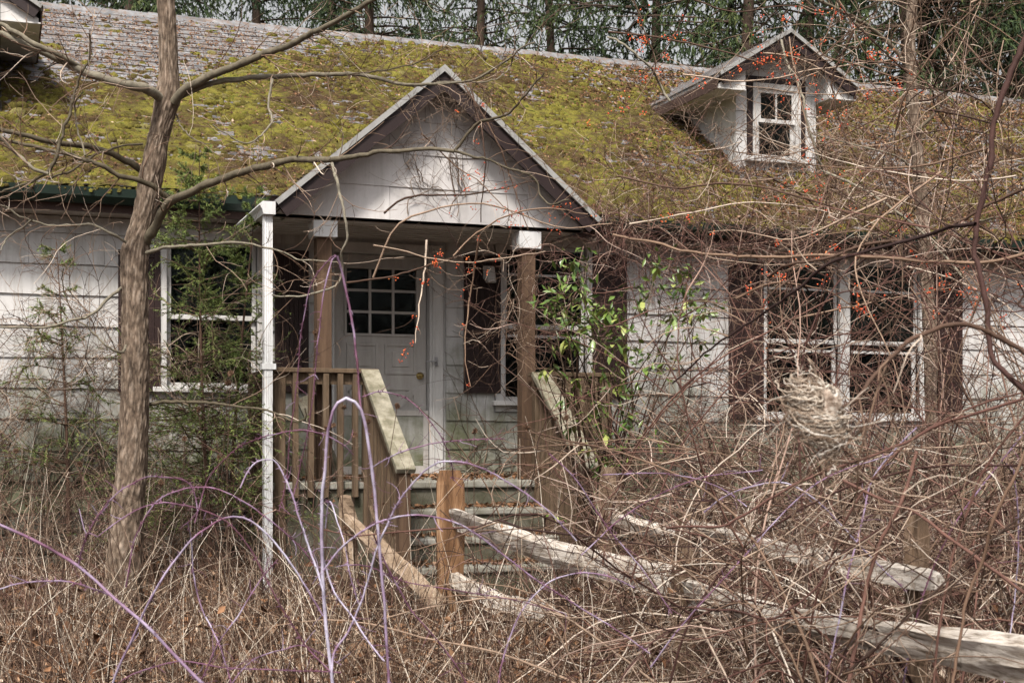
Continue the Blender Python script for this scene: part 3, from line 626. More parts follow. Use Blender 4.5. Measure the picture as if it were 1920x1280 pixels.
# dormers
def dormer(cx):
    wx0,wx1=cx-.29,cx+.29; wz0,wz1=4.24,5.03; x0,x1=cx-.49,cx+.49; zb=roof_z(DW)-.05
    k=lambda x:DA-(abs(x-cx))/DHW*(DA-DE)-.06
    m=MB(); 
    for a0,a1,b0,b1 in cut((x0,x1,zb,5.06),[(wx0,wx1,wz0,wz1)]): m.box(a0,a1,DW,DW+.06,b0,b1)
    m.prism([(x0,5.06),(x1,5.06),(x1,k(x1)),(cx,DA-.06),(x0,k(x0))],DW,DW+.06)
    for xx in (x0,x1-.05):
        p=[(xx,DW+.06,zb),(xx,DW+.06,k(x0)-.01),(xx,EAVE_Y+(k(x0)-EAVE_Z)/PITCH,k(x0)-.01)]
        q=[(a+.05,b,c_) for a,b,c_ in p]; m.add(p+q,[(2,1,0),(3,4,5),(0,1,4,3),(1,2,5,4),(2,0,3,5)])
    w=m.build('dormer_wall',MAT['white'],house)
    gable_panels(cx,DHW,DE,DA,zb,DW-.009,w,.10,phase=.1,ex=.22,wdt=.49,holes=[(wx0-.07,wx1+.07,wz0-.09,wz1+.07),(cx-2,x0,0,9),(x1,cx+2,0,9)],m=MAT['siding'])
    # cheek siding
    for xx,sg in ((x0,-1),(x1,1)):
        z=zb; r=0
        while z<k(x0):
            y=DW+.001+(0.2 if r%2 else 0)-.4
            while y<15.2:
                poly=[(max(y,DW-.008),z),(y+.457,z),(y+.457,min(z+.22,k(x0)-.02)),(max(y,DW-.008),min(z+.22,k(x0)-.02))]
                if poly[1][0]>DW and poly[2][1]>z:
                    poly=clip(poly,(20,roof_z(20)-.01),(10,roof_z(10)-.01)); 
                    poly=clip([(a,b) for a,b in poly],(20,roof_z(20)-.02),(10,roof_z(10)-.02)) if False else poly
                    poly=[p for p in poly]
                    poly=[(a,b) for a,b in poly]
                    up=[(a,b) for a,b in poly]
                    if len(up)>2:
                        n=len(up); v=[(xx+sg*(.002+.010*(1-(b-z)/.22)),a,b) for a,b in up]+[(xx+sg*.0005,a,b) for a,b in up]
                        f=[tuple(range(n-1,-1,-1)),tuple(range(n,2*n))]+[(i,(i+1)%n,(i+1)%n+n,i+n) for i in range(n)]
                        if sg>0: f=[tuple(reversed(q)) for q in f]
                        pobj('siding_panel',v,f,MAT['siding'],w)
                y+=.46
            z+=.22; r+=1
    for sg in (-1,1):
        dr=slope_poly(sg,cx,DHW,DE,DA,DFY,'dormer_roof',MAT['shingle'],house,.045)
        if True:
            # shingle courses on the slope (exposed lap lines)
            for i in range(7):
                t0=i/7; e=lambda t,dz:(cx+sg*DHW*t,DE+(DA-DE)*(1-t)+dz)
                a_=e(min(t0+1/7+.02,1.01),.012); b_=e(t0,.004)
                yb=lambda z:EAVE_Y+(z-EAVE_Z)/PITCH
                v=[(a_[0],DFY-.012,a_[1]),(b_[0],DFY-.012,b_[1]),(b_[0],yb(b_[1]),b_[1]),(a_[0],yb(a_[1]),a_[1])]
                v=v+[(x,y,z-.008) for x,y,z in v]; f=BF if sg<0 else BF
                pobj('shingle_course',v,[(0,1,2,3),(7,6,5,4),(0,4,5,1),(1,5,6,2),(2,6,7,3),(3,7,4,0)],MAT['shingle'],dr)
        yb=EAVE_Y+(DE-EAVE_Z)/PITCH
        box('dormer_eave_board',MAT['trim_dark'],house,cx+sg*DHW-(.012 if sg>0 else -.0),cx+sg*DHW+(.0 if sg>0 else .012),DFY+.03,yb-.02,DE-.15,DE-.046)
        xa,xb=sorted((cx+sg*(.49+.012),cx+sg*(DHW-.015)))
        box('dormer_soffit',MAT['white'],house,xa,xb,DFY+.02,yb-.05,DE-.15,DE-.138)
        # cornice return: the boxed end of the eave
        xi,xo=cx+sg*.50,cx+sg*(DHW-.03); poly=[(xi,DE-.137),(xo,DE-.137),(xo,DE-.10),(xi,k(xi)-.03)]
        if sg<0: poly=poly[::-1]
        MB().prism(poly,DFY+.04,DFY+.06).build('cornice_return',MAT['white'],house)
        xq=sorted((xi,xi+sg*.012)); box('return_side',MAT['white'],house,xq[0],xq[1],DFY+.061,DW-.001,DE-.137,k(xi)-.03)
    rake(cx,DHW,DE,DA,DFY,house,.85)
    m=MB(); c_=.06; y0=DW-.04
    m.box(wx0,wx0+c_,y0,DW+.03,wz0,wz1); m.box(wx1-c_,wx1,y0,DW+.03,wz0,wz1); m.box(wx0+c_,wx1-c_,y0,DW+.03,wz1-c_,wz1)
    win=m.build('dormer_window',MAT['white'],house,bevel=.003)
    for xx in (wx0-.062,wx1+.002): box('side_trim',MAT['maroon'],win,xx,xx+.06,DW-.028,DW-.0005,wz0-.01,wz1+.07)
    box('head_trim',MAT['maroon'],win,wx0,wx1,DW-.027,DW-.0005,wz1+.002,wz1+.07)
    box('sill',MAT['white'],win,wx0-.10,wx1+.10,DW-.085,DW-.002,wz0-.055,wz0-.003,bevel=.004)
    zm=(wz0+wz1)/2-.02; a,b=wx0+c_,wx1-c_
    for nm,q0,q1,yy in (('upper_sash',zm,wz1-c_,DW-.02),('lower_sash',wz0,zm+.03,DW+.015)):
        t=.04; m=MB(); m.box(a,a+t,yy,yy+.03,q0,q1); m.box(b-t,b,yy,yy+.03,q0,q1); m.box(a+t,b-t,yy,yy+.03,q0,q0+t); m.box(a+t,b-t,yy,yy+.03,q1-t,q1)
        s=m.build(nm,MAT['white'],win)
        if nm=='upper_sash':
            box('muntin',MAT['white'],win,cx-.010,cx+.010,yy+.003,yy+.02,q0+t,q1-t)
            box('pane',MAT['glass'],win,a+t,cx-.010,yy+.012,yy+.016,q0+t,q1-t); box('pane',MAT['glass'],win,cx+.010,b-t,yy+.012,yy+.016,q0+t,q1-t)
        else: box('pane',MAT['glass'],win,a+t,b-t,yy+.012,yy+.016,q0+t,q1-t)
for (cx,) in DORM: dormer(cx)

# ------------------------------------------------------------------ porch deck, steps, railings
dk=thing('porch_steps','mossy concrete porch slab and four steps covered with fallen leaves','steps',(3.6,10.6,0))
box('porch_slab',MAT['concrete'],dk,2.10,4.98,11.32,WALL-.02,.0,FLOOR-.062,bevel=.008); box('slab_edge',MAT['tread'],dk,2.08,5.0,11.29,WALL-.02,FLOOR-.06,FLOOR,bevel=.012)
for i,(y,z) in enumerate(((11.02,.67),(10.74,.455),(10.46,.25))): box('step',MAT['concrete'],dk,2.94,4.30,y,11.299 if i==0 else (11.019,10.739)[i-1],-.05,z-.052,bevel=.008); box('tread',MAT['tread'],dk,2.925,4.315,y-.022,(11.299 if i==0 else (11.019,10.739)[i-1])-.002,z-.05,z,bevel=.012)

def railing(side):
    L=side<0
    root=thing('porch_railing','weathered wooden porch railing with sloping handrail left of the steps' if L else 'weathered wooden railing with sloping handrail right of the steps, wrapped in vines','railing',(2.5 if L else 4.7,11.3,FLOOR))
    xs=2.87 if L else 4.36; zt=FLOOR+.90; y=11.30
    def baluster(x,yy,z0,z1,w=.036):
        t=random.uniform(-.006,.006)
        pobj('baluster',[(x-w/2,yy-w/2,z0),(x+w/2,yy-w/2,z0),(x+w/2,yy+w/2,z0),(x-w/2,yy+w/2,z0),(x-w/2+t,yy-w/2,z1),(x+w/2+t,yy-w/2,z1),(x+w/2+t,yy+w/2,z1),(x-w/2+t,yy+w/2,z1)],BF,MAT['wood'],root)
    xo=2.14 if L else 4.98
    box('corner_post',MAT['wood'],root,xo-.045,xo+.045,y-.02,y+.07,.15,zt-.02,bevel=.006)
    box('stair_post',MAT['wood'],root,xs-.045,xs+.045,y-.02,y+.07,.4,zt-.02,bevel=.006)
    xa,xb=sorted((xo-.07*(1 if L else -1),xs+.07*(1 if L else -1)))
    box('top_rail',MAT['wood'],root,xa,xb,y-.05,y+.10,zt-.02,zt+.018,bevel=.006)
    box('lower_rail',MAT['wood'],root,min(xo,xs)+.046,max(xo,xs)-.046,y+.0,y+.035,zt-.11,zt-.022)
    n=5 if L else 4; lo,hi=min(xo,xs),max(xo,xs)
    for i in range(1,n+1): baluster(lo+(hi-lo)*i/(n+1),y-.022,FLOOR-.12,zt-.025,.045)
    # side rail back to the wall
    box('side_rail',MAT['wood'],root,xo-.06,xo+.06,y+.101,WALL-.03,zt-.02,zt+.018,bevel=.006)
    for i in range(13):
        baluster(xo-.03 if L else xo+.03,y+.12+i*.09,FLOOR-.35,zt-.022,.04)
    # sloping handrail
    p0=(xs,y-.03,zt-.0); p1=(xs,y-1.12,zt-.79)
    MB().beam(p0,p1,.15 if L else .165,.045).build('handrail',MAT['wood_grey'],root,bevel=.007)
    MB().beam((xs-.028 if L else xs+.028,y-.03,zt-.085),(xs-.028 if L else xs+.028,y-1.03,zt-.81),.035,.085).build('handrail_stringer',MAT['wood'],root)
    box('newel_post',MAT['wood_red'],root,xs-.045,xs+.045,y-1.09,y-1.0,-.05,zt-.79+.035,bevel=.006)
    for i in range(9):
        t=(i+1)/10.; yy=y-.03-1.05*t; baluster(xs+(.022 if L else -.022),yy,max(FLOOR-.36-.62*t-.1,.0),zt-.03-.76*t,.034)
    MB().beam((xs,y-.0,FLOOR-.28),(xs,y-1.0,FLOOR-.98+.12),.038,.2).build('stringer',MAT['wood'],root)
railing(-1); railing(1)
p=WY(566,745,11.9); q=WY(640,905,11.75)
MB().beam(p,q,.11,.03,(0,-1,0.2)).build('leaning_board',MAT['wood_grey'],None,label='pale greenish board leaning diagonally behind the left porch balusters',cat='board',bevel=.004)

# ------------------------------------------------------------------ split-rail fences
def rough_beam(pts,w,h,N=26,jit=.012,seed=0,ends=True,twist=0.25):
    r_=np.random.default_rng(seed); P=spline(pts,N); T=norm(np.gradient(P,axis=0)); up=np.array([0,0,1.])
    if abs(T[0,2])>.8: up=np.array([S,C,0.])
    sd_=norm(np.cross(T,up)); n=np.cross(sd_,T)
    sec=np.array([(-1,-.55),(-.55,-1),(.5,-1),(1,-.5),(1,.55),(.45,1),(-.5,.9),(-1,.45)])*np.array([w/2,h/2]); k=len(sec)
    sec=sec*(1+.12*r_.normal(size=(k,1)))
    V=[]; wob=np.cumsum(r_.normal(size=(N,k,2))*jit*.32,axis=0); wob-=wob.mean(0); wob=(wob+np.roll(wob,1,0)+np.roll(wob,-1,0))/3; wob[0]=wob[1]; wob[-1]=wob[-2]
    for i in range(N):
        a=twist*math.sin(i/N*2+seed); ca,sa=math.cos(a),math.sin(a); s=1.0
        if ends and (i==0 or i==N-1): s=.72
        for j in range(k):
            x,y=(sec[j]+wob[i,j]+r_.normal(size=2)*jit*.10)*s; x,y=x*ca-y*sa,x*sa+y*ca
            V.append(P[i]+sd_[i]*x+n[i]*y)
    Q=[(i*k+j,i*k+(j+1)%k,(i+1)*k+(j+1)%k,(i+1)*k+j) for i in range(N-1) for j in range(k)]
    return V,Q+[tuple(range(k-1,-1,-1)),tuple((N-1)*k+j for j in range(k))]
def fence_post(root,r,d,z0,z1,w=.15,seed=0,lean=(0,0),m='fence_post'):
    x,y=RD(r,d); v,f=rough_beam([(x,y,z0),(x+lean[0]*.5,y+lean[1]*.5,(z0+z1)/2),(x+lean[0],y+lean[1],z1)],w,w*.85,14,.012,seed)
    return pobj('post',v,f,MAT[m],root)
def rail(root,pa,pb,w,h,seed,sag=.03,name='rail',m='rail',jit=.011):
    a=np.array(pa);b=np.array(pb); mid=(a+b)/2-np.array([0,0,sag]); v,f=rough_beam([a,mid,b],w,h,34,jit,seed)
    return pobj(name,v,f,MAT[m],root)
f1=thing('split_rail_fence','bleached split-rail fence running from the brown post before the steps to lower right','fence',(*RD(-.43,9.6),0))
fence_post(f1,-.43,9.6,-.2,1.03,.165,3,m='post_brown')
A0=W(848,968,9.55); A1=W(1270,1092,6.9); A2=W(1300,1090,6.85); A3=W(1960,1232,3.9)
rail(f1,A0,A1,.05,.14,11); rail(f1,W(1268,1096,6.95),A3,.04,.080,12,.03)
rail(f1,W(1295,1128,6.8),W(1960,1262,3.9),.04,.05,17,.02); rail(f1,W(846,1086,9.55),W(1020,1146,8.6),.05,.10,13)
x,y,_=W(1285,1100,6.82); v,f=rough_beam([(x,y,-.2),(x,y,.3),(x,y,.72)],.12,.11,14,.012,5); pobj('post',v,f,MAT['fence_post'],f1)
f2=thing('split_rail_fence','bleached split-rail fence with three posts on the far side of the path, behind brambles','fence',(*RD(.66,9.2),0))
for (u,v0,d,sd__) in ((1142,875,9.2,21),(1292,960,7.9,22),(1722,965,5.2,23)):
    p=W(u,v0,d); v,f=rough_beam([(p[0],p[1],-.2),(p[0],p[1],p[2]*.5),(p[0],p[1],p[2])],.125 if sd__<23 else .065,.11 if sd__<23 else .06,14,.012,sd__); pobj('post',v,f,MAT['fence_post'],f2)
rail(f2,W(1146,968,9.15),W(1300,1000,7.85),.06,.10,24); rail(f2,W(1290,990,7.9),W(1762,1090,4.95),.05,.075,25,.01)
rail(f2,W(1146,1075,9.15),W(1300,1120,7.85),.06,.09,26)
f3=thing('broken_fence','broken stub post with a fallen split rail slanting down left of the brown post','fence',(*RD(-1.15,9.9),0))
v,f=rough_beam([W(655,1085,9.9),W(654,1000,9.9),W(648,930,9.85)],.11,.09,12,.03,31); pobj('post',v,f,MAT['rail_tan'],f3)
rail(f3,W(645,968,9.85),W(835,1140,9.5),.055,.105,32,.0,m='rail_tan')
p=W(1356,842,11.9); v,f=rough_beam([(p[0],p[1],.0),(p[0],p[1],.6),(p[0],p[1],p[2])],.145,.13,14,.012,41); pobj('stump_post',v,f,MAT['fence_post'],None,label='short dark brown wooden post standing before white siding under twin windows',cat='post')

# ------------------------------------------------------------------ moss and litter on the roof
def roof_pt(x,y,h=0.0):
    n=np.array([0,-PITCH,1.])/math.hypot(1,PITCH); x=np.asarray(x,float); h=np.broadcast_to(h,x.shape)
    return np.stack([x,np.asarray(y)+n[1]*h,roof_z(np.asarray(y))+n[2]*h],-1)
RN=np.array([0,-PITCH,1.])/math.hypot(1,PITCH); RT=np.array([0,1.,PITCH])/math.hypot(1,PITCH); RX=np.array([1.,0,0])
def moss():
    A=Acc()
    # low mat that rises out between the shingles
    g=.036; xs=np.arange(-1.2,13.9,g); ys=np.arange(EAVE_Y-.03,RIDGE_Y-.1,g*.85); X,Y=np.meshgrid(xs,ys)
    d=moss_density(X,Y); n1=vnoise(X,Y,2.2,3.1); n2=vnoise(X,Y,9.0,7.7)
    n3=vnoise(X,Y,24.,17.7); h=(d*1.05-.50+.6*n1+.5*n2+.25*n3); h=np.clip(h,-.3,.7)*.042
    P=roof_pt(X,Y,h); cov=covered(X,Y); idx=np.arange(X.size).reshape(X.shape)
    keep=~(cov[:-1,:-1]|cov[1:,1:]|cov[1:,:-1]|cov[:-1,1:])&((h[:-1,:-1]>.008)|(h[1:,1:]>.008)|(h[1:,:-1]>.008)|(h[:-1,1:]>.008))
    Q=np.stack([idx[:-1,:-1],idx[:-1,1:],idx[1:,1:],idx[1:,:-1]],-1)[keep]
    tint=np.clip(.44+.55*vnoise(X,Y,1.1,5.)+.5*vnoise(X,Y,3.7,11.)+.45*n2+.5*n3-.22*smooth(5.0,7.5,X),0,.9)
    used=np.unique(Q); mp=np.full(X.size,-1); mp[used]=np.arange(len(used))
    A.V.append(P.reshape(-1,3)[used]); A.Q.append(mp[Q]); A.t.append(tint.ravel()[used]); A.n=len(used)
    # cushions
    n=30000; x=rng.uniform(-.8,13.8,n); y=rng.uniform(EAVE_Y-.03,RIDGE_Y-.12,n)
    dd=moss_density(x,y)*(.55+.9*(vnoise(x,y,1.6,21.)+.25)); k=(rng.random(n)<np.clip(dd,0.02,1)*.72)&~covered(x,y); x,y=x[k],y[k]; n=len(x)
    rad=rng.gamma(2.2,.0072,n)+.007; rad=np.minimum(rad,.06); ht=rad*rng.uniform(.6,1.05,n)
    s_=6; ang=2*np.pi*np.arange(s_)/s_; rings=((1.0,-.12),(.78,.66),(.12,1.0))
    c=roof_pt(x,y,.016*dd[k]); V=[]
    for rr,hh in rings:
        wob=1+.22*rng.normal(size=(n,s_))
        V.append(c[:,None,:]+(rad[:,None]*rr*wob)[:,:,None]*(np.cos(ang)[None,:,None]*RX*1.25+np.sin(ang)[None,:,None]*RT*.9)+(ht*hh)[:,None,None]*RN)
    V=np.stack(V,1).reshape(-1,3); idx=np.arange(n*3*s_).reshape(n,3,s_); nx=np.roll(idx,-1,2)
    Q=np.stack([idx[:,:-1],nx[:,:-1],nx[:,1:],idx[:,1:]],-1).reshape(-1,4)
    t=np.clip(rng.normal(.54,.22,n)+.5*vnoise(x,y,1.1,5.)-.16*smooth(5,7.5,x),0,1); A.raw(V,Q,np.repeat(t,3*s_))
    # fat moss along the gutter
    n=900; x=np.concatenate([rng.uniform(-.5,2.0,340),rng.uniform(5.4,11,560)]); y=EAVE_Y+rng.normal(-.02,.035,n); rad=rng.uniform(.010,.030,n)*np.where((x>7.0)&(x<8.0),1.6,1); c=roof_pt(x,y,.0); V=[]
    for rr,hh in rings:
        wob=1+.2*rng.normal(size=(n,s_)); V.append(c[:,None,:]+(rad[:,None]*rr*wob)[:,:,None]*(np.cos(ang)[None,:,None]*RX+np.sin(ang)[None,:,None]*RT)+(rad*.8*hh)[:,None,None]*RN)
    V=np.stack(V,1).reshape(-1,3); idx=np.arange(n*3*s_).reshape(n,3,s_); nx=np.roll(idx,-1,2)
    A.raw(V,np.stack([idx[:,:-1],nx[:,:-1],nx[:,1:],idx[:,1:]],-1).reshape(-1,4),np.repeat(np.clip(rng.normal(.6,.2,n),0,1),3*s_))
    m_=52000; x=rng.uniform(-.8,13.8,m_); y=rng.uniform(EAVE_Y-.03,RIDGE_Y-.12,m_); dd=moss_density(x,y)+.5*vnoise(x,y,2.2,3.1)-.1; k=(rng.random(m_)<dd)&~covered(x,y); x,y=x[k],y[k]; m_=len(x)
    dr=norm(RN+.6*rng.normal(size=(m_,3))); b=norm(np.cross(dr,rvec(m_))); V,Q=quads_from(roof_pt(x,y,rng.uniform(.0,.022,m_)),dr,b,rng.uniform(.012,.030,(m_,1)),rng.uniform(.008,.016,(m_,1))); AF=Acc(); AF.raw(V,Q,np.repeat(np.clip(rng.normal(.5,.3,m_)-.2*smooth(6,9,x),0,1),3))
    AF.build('moss_tips',MAT['moss'],None,kind='stuff',smooth=False,label='fine upright tips of the moss on the roof')
    A.build('moss',MAT['moss'],None,kind='stuff',label='yellow-green cushion moss spread over the grey roof shingles')
moss()
def leaves(c,nrm,size,tint=None,A=None,aspect=.55,fold=.25,jit=.5):
    """scatter of folded leaves: centres c, surface normals nrm"""
    n=len(c); A=A or Acc(); nn=norm(nrm+jit*rng.normal(size=(n,3))); t=rvec(n); t=norm(t-(t*nn).sum(-1,keepdims=True)*nn); b=np.cross(nn,t)
    s_=np.broadcast_to(size,(n,))[:,None]; w=s_*aspect*rng.uniform(.7,1.2,(n,1)); cu=rng.uniform(-.4,.6,(n,1))*s_*.5
    V=np.stack([c-t*s_*.5+nn*cu,c-t*s_*.02+b*w*.5+nn*w*fold,c+t*s_*.5+nn*cu,c-t*s_*.02-b*w*.5+nn*w*fold,c-t*s_*.5+nn*cu*1.01,c+t*s_*.5+nn*cu*1.01],1)
    i=np.arange(n)[:,None]*6; Q=np.concatenate([i+np.array([[0,1,2,2]]),i+np.array([[0,2,3,3]])])
    # two triangles sharing the midrib, stored as quads with a mid-rib vertex
    V[:,4]=c+nn*(-.02*s_); V[:,5]=c; Q=np.concatenate([i+np.array([[0,4,2,1]]),i+np.array([[0,3,2,4]])])
    A.raw(V.reshape(-1,3),Q,np.repeat(rng.random(n) if tint is None else tint,6)); return A
def roof_litter():
    n=46000; x=rng.uniform(-.8,13.8,n); y=rng.uniform(EAVE_Y,RIDGE_Y-.15,n); t=(y-EAVE_Y)/(RIDGE_Y-EAVE_Y)
    d=.46+.75*smooth(.42,.7,t)*(1-smooth(4.5,7,x))+.75*smooth(4.8,7.0,x)+.7*smooth(8.2,9,x)+.30*np.exp(-((np.abs(x-PXC)-((PAZ-roof_z(y))/(PAZ-PEZ)*PHW)-.15)/.25)**2)*(roof_z(y)<PAZ)
    d*=.45+1.2*(vnoise(x,y,1.5,41.)+.3); k=(rng.random(n)<np.clip(d,.03,1))&~covered(x,y); x,y=x[k],y[k]; n=len(x)
    A=leaves(roof_pt(x,y,rng.uniform(.015,.045,n)),np.tile(RN,(n,1)),rng.uniform(.014,.040,n)+.018*smooth(5,8,x),tint=np.clip(rng.beta(1.4,1.9,n),0,1))
    m=5200; x=rng.uniform(-.8,13.8,m); y=rng.uniform(EAVE_Y,RIDGE_Y-.3,m); k=~covered(x,y); x,y=x[k],y[k]; m=len(x)
    P0=roof_pt(x,y,.035); a=rng.uniform(0,2*np.pi,m); D=np.cos(a)[:,None]*RX+np.sin(a)[:,None]*RT+.05*rng.normal(size=(m,3)); L=rng.gamma(2,.045,m)+.02
    P=grow(P0,D,L,4,.12,0.02); A.tubes(P,taper(m,4,rng.uniform(.001,.0025,m),.001),3)
    A.build('roof_litter',MAT['leaf_dead'],None,kind='stuff',label='brown leaves and twigs scattered over the mossy roof')
roof_litter()

# ------------------------------------------------------------------ ground litter, dead grass and weeds
def in_house(x,y): return (y>WALL-.06)|((x>2.05)&(x<5.02)&(y>11.28))|((x>2.82)&(x<4.42)&(y>10.42))|((x>3.0)&(x<4.2)&(y>9.7)&(np.sin(x*37+y*51)>-.6))
def litter():
    n=24000; d=rng.uniform(4.5,12.9,n); r=rng.uniform(-.40,.40,n)*d; x,y=r*C+d*S,-r*S+d*C; k=~in_house(x,y); x,y=x[k],y[k]; n=len(x)
    A=leaves(np.stack([x,y,gz(x,y)+rng.uniform(.005,.05,n)],-1),np.tile([0,0,1.],(n,1)),rng.uniform(.03,.085,n),jit=.45)
    A.build('leaf_litter',MAT['leaf_dead'],None,kind='stuff',label='brown fallen leaves lying over the ground')
    A=Acc()
    for x0,x1,y0,y1,z,n in ((2.12,4.95,11.33,12.55,FLOOR,900),(2.97,4.28,11.06,11.29,.67,330),(2.97,4.28,10.78,11.01,.455,330),(2.97,4.28,10.50,10.73,.25,300)):
        c=np.stack([rng.uniform(x0,x1,n),rng.uniform(y0,y1,n)**1,np.full(n,z)+rng.uniform(.004,.03,n)],-1)
        leaves(c,np.tile([0,0,1.],(n,1)),rng.uniform(.025,.065,n),A=A,tint=.2+rng.random(n)*.65)
    A.build('step_litter',MAT['leaf_dead'],None,kind='stuff',label='reddish brown leaves piled on the porch steps')
litter()
def weeds():
    A=Acc()
    def patch(n,dlo,dhi,hs,tilt,lo=-.39,hi=.39,N=4,rad=(.0009,.0022),grav=.05,wander=.07,tint=None):
        d=np.sqrt(rng.uniform(dlo**2,dhi**2,n)); r=rng.uniform(lo,hi,n)*d; x,y=r*C+d*S,-r*S+d*C; k=~in_house(x,y); x,y=x[k],y[k]; m=len(x)
        L=hs[0]+rng.gamma(2.0,hs[1],m); a=rng.uniform(0,2*np.pi,m); q=np.abs(rng.normal(0,tilt,m)); D=np.stack([np.cos(a)*np.sin(q),np.sin(a)*np.sin(q),np.cos(q)],-1)
        P=grow(np.stack([x,y,gz(x,y)-.01],-1),D,L,N,wander,grav); R=taper(m,N,rng.uniform(*rad,m)*1.2,.0006)
        A.tubes(P,R,3,tint if tint is None else np.clip(rng.normal(*tint,m),0,1)); return P
    patch(8200,6.5,12.4,(.06,.055),1.0,tint=(.48,.27),rad=(.0009,.0026),wander=.12)
    patch(4200,4.2,7.5,(.12,.10),.9,tint=(.45,.27),wander=.1)
    patch(1700,5.5,11,(.30,.18),1.15,N=7,rad=(.0018,.0036),grav=.08,wander=.10,tint=(.85,.14))
    patch(900,5.5,11,(.4,.2),.8,N=7,rad=(.0018,.0036),grav=.06,wander=.10,tint=(.15,.12))
    patch(1000,5.0,11.5,(.25,.16),.36,N=7,rad=(.0014,.003),grav=.02,tint=(.33,.2))
    patch(4200,7.0,11.8,(.12,.10),1.1,N=6,grav=.10,wander=.12,tint=(.68,.2))
    A.build('dead_grass',MAT['grass'],None,kind='stuff',label='tangle of dead brown grass and weed stalks over the whole yard')
weeds()
def caught_leaves():
    n=420; d=rng.uniform(5.5,11.3,n); r=rng.uniform(-.38,.38,n)*d; x,y=r*C+d*S,-r*S+d*C; k=~in_house(x,y); x,y=x[k],y[k]; n=len(x)
    A=leaves(np.stack([x,y,gz(x,y)+.05+rng.gamma(1.6,.12,n)],-1),rvec(n),rng.uniform(.03,.075,n),jit=.3,fold=.5); A.build('withered_leaves',MAT['leaf_dead'],None,kind='stuff',label='withered brown leaves caught among the weed stalks')
caught_leaves()

# ------------------------------------------------------------------ bare tree in front of the cottage
TD=9.9
def bark_trunk(uvw,d,name,m,parent,sides=76,rows=300,ridge=.0064,freq=5.6):
    P=spline([W(u,v,d) for u,v,w in uvw],rows); w=np.array([w for _,_,w in uvw],float); vv=np.array([v for _,v,_ in uvw],float)
    zs=P[:,2]; Rz=.87*np.interp(zs,np.array([W(u,v,d)[2] for u,v,_ in uvw]),w)/2*d/F
    V=[]; T=[]
    for i in range(rows):
        for j in range(sides):
            a=2*math.pi*j/sides; ca,sa=math.cos(a),math.sin(a); z=zs[i]
            wv=.25*mnoise.noise(Vector((ca*2,sa*2,z*5)))
            q=1-abs(mnoise.noise(Vector((ca*freq+wv,sa*freq+wv,z*11.0))))*3.0; q=max(q,-.5); q2=mnoise.noise(Vector((ca*freq*2.2,sa*freq*2.2,z*22)))
            h=-q+.35*q2
            r=Rz[i]+ridge*h+.008*mnoise.noise(Vector((ca,sa,z*1.3)))
            V.append((P[i,0]+r*ca,P[i,1]+r*sa,P[i,2])); T.append(.62+.30*h)
    idx=np.arange(rows*sides).reshape(rows,sides); nx=np.roll(idx,-1,1)
    Q=np.stack([idx[:-1],nx[:-1],nx[1:],idx[1:]],-1).reshape(-1,4)
    return fast_mesh(name,np.array(V),Q,m,np.clip(T,0,1),parent)
tree=thing('bare_tree','furrowed grey-brown tree trunk with long bare branches left of the porch','tree',(*W(225,1180,TD)[:2],0))
bark_trunk([(222,1240,104),(226,1180,88),(234,1050,78),(240,950,70),(248,850,63),(254,700,58),(253,600,56),(252,520,58),(254,470,60),(264,430,54),(273,395,49),(282,340,52),(288,310,52),(294,270,45),(304,225,46),(312,195,54),(315,172,52),(316,140,41),(315,70,38),(312,0,37),(306,-150,34),(304,-300,26)],TD,'trunk',MAT['bark'],tree)
def branch(root,uv,w0,w1,d0=TD,d1=None,twigs=5,sub=3,tl=(.12,.5),m='branch',tint=None,N=None):
    d1=d0 if d1 is None else d1; A=Acc(); P,R=trace(uv,d0,d1,w0*.82,w1*.75,N); t=rng.uniform(.35,1.0) if tint is None else tint
    A.tubes(P[None],R[None],8,np.array([t])); b=A.build('branch',MAT[m],root)
    if twigs:
        B=Acc(); p,dr,i=sprout(P[None],int(twigs*1.8)+1,.15,1,(.5,1.15)); L=rng.uniform(*tl,len(p))*rng.uniform(.7,1.5,len(p)); T=grow(p,dr,L,8,.14,-.02); B.tubes(T,taper(len(p),8,np.clip(R.min()*.55,.0022,.005),.0014),4,np.clip(rng.normal(.55,.25,len(p)),0,1))
        if sub:
            p2,d2,_=sprout(T,sub,.25,1,(.5,1.1)); T2=grow(p2,d2,rng.uniform(.04,.22,len(p2)),6,.15,-.02); B.tubes(T2,taper(len(p2),6,.0019,.0011),3,np.clip(rng.normal(.6,.25,len(p2)),0,1))
        B.build('twigs',MAT['twig'],b,kind='stuff')
    return P
br=lambda *a,**k: branch(tree,*a,**k)
br([(306,190),(280,168),(240,155),(165,140),(110,113),(60,92),(0,66),(-60,45)],24,13,TD,9.2,8)
br([(165,138),(140,122),(80,90),(40,66),(0,46),(-50,30)],15,10,9.6,9.1,4)
br([(326,192),(345,168),(390,140),(450,120),(520,90),(580,62),(640,32),(740,-20)],20,11,TD,9.0,9)
br([(328,186),(370,165),(430,152),(510,146),(604,142),(678,138),(763,156),(820,154),(898,140),(955,108),(976,87),(1004,80)],15,4,TD,8.6,16,3,(.15,.7))
br([(820,154),(880,155),(930,146),(955,128),(962,106)],4,3,9.1,8.9,3)
br([(650,141),(720,128),(780,118),(830,92),(850,60)],4,2.5,9.3,9.0,4)
br([(258,478),(290,430),(318,386),(345,370),(400,345),(460,324),(530,305),(600,300),(640,296),(700,286),(763,282),(852,283)],24,9,9.86,8.7,12)
br([(852,283),(891,239),(908,225),(951,214),(990,179),(1018,133)],8,4.5,8.7,8.5,5)
br([(852,283),(905,296),(951,314),(1000,331),(1011,363),(1036,383),(1068,372)],6.5,3.5,8.7,8.6,5)
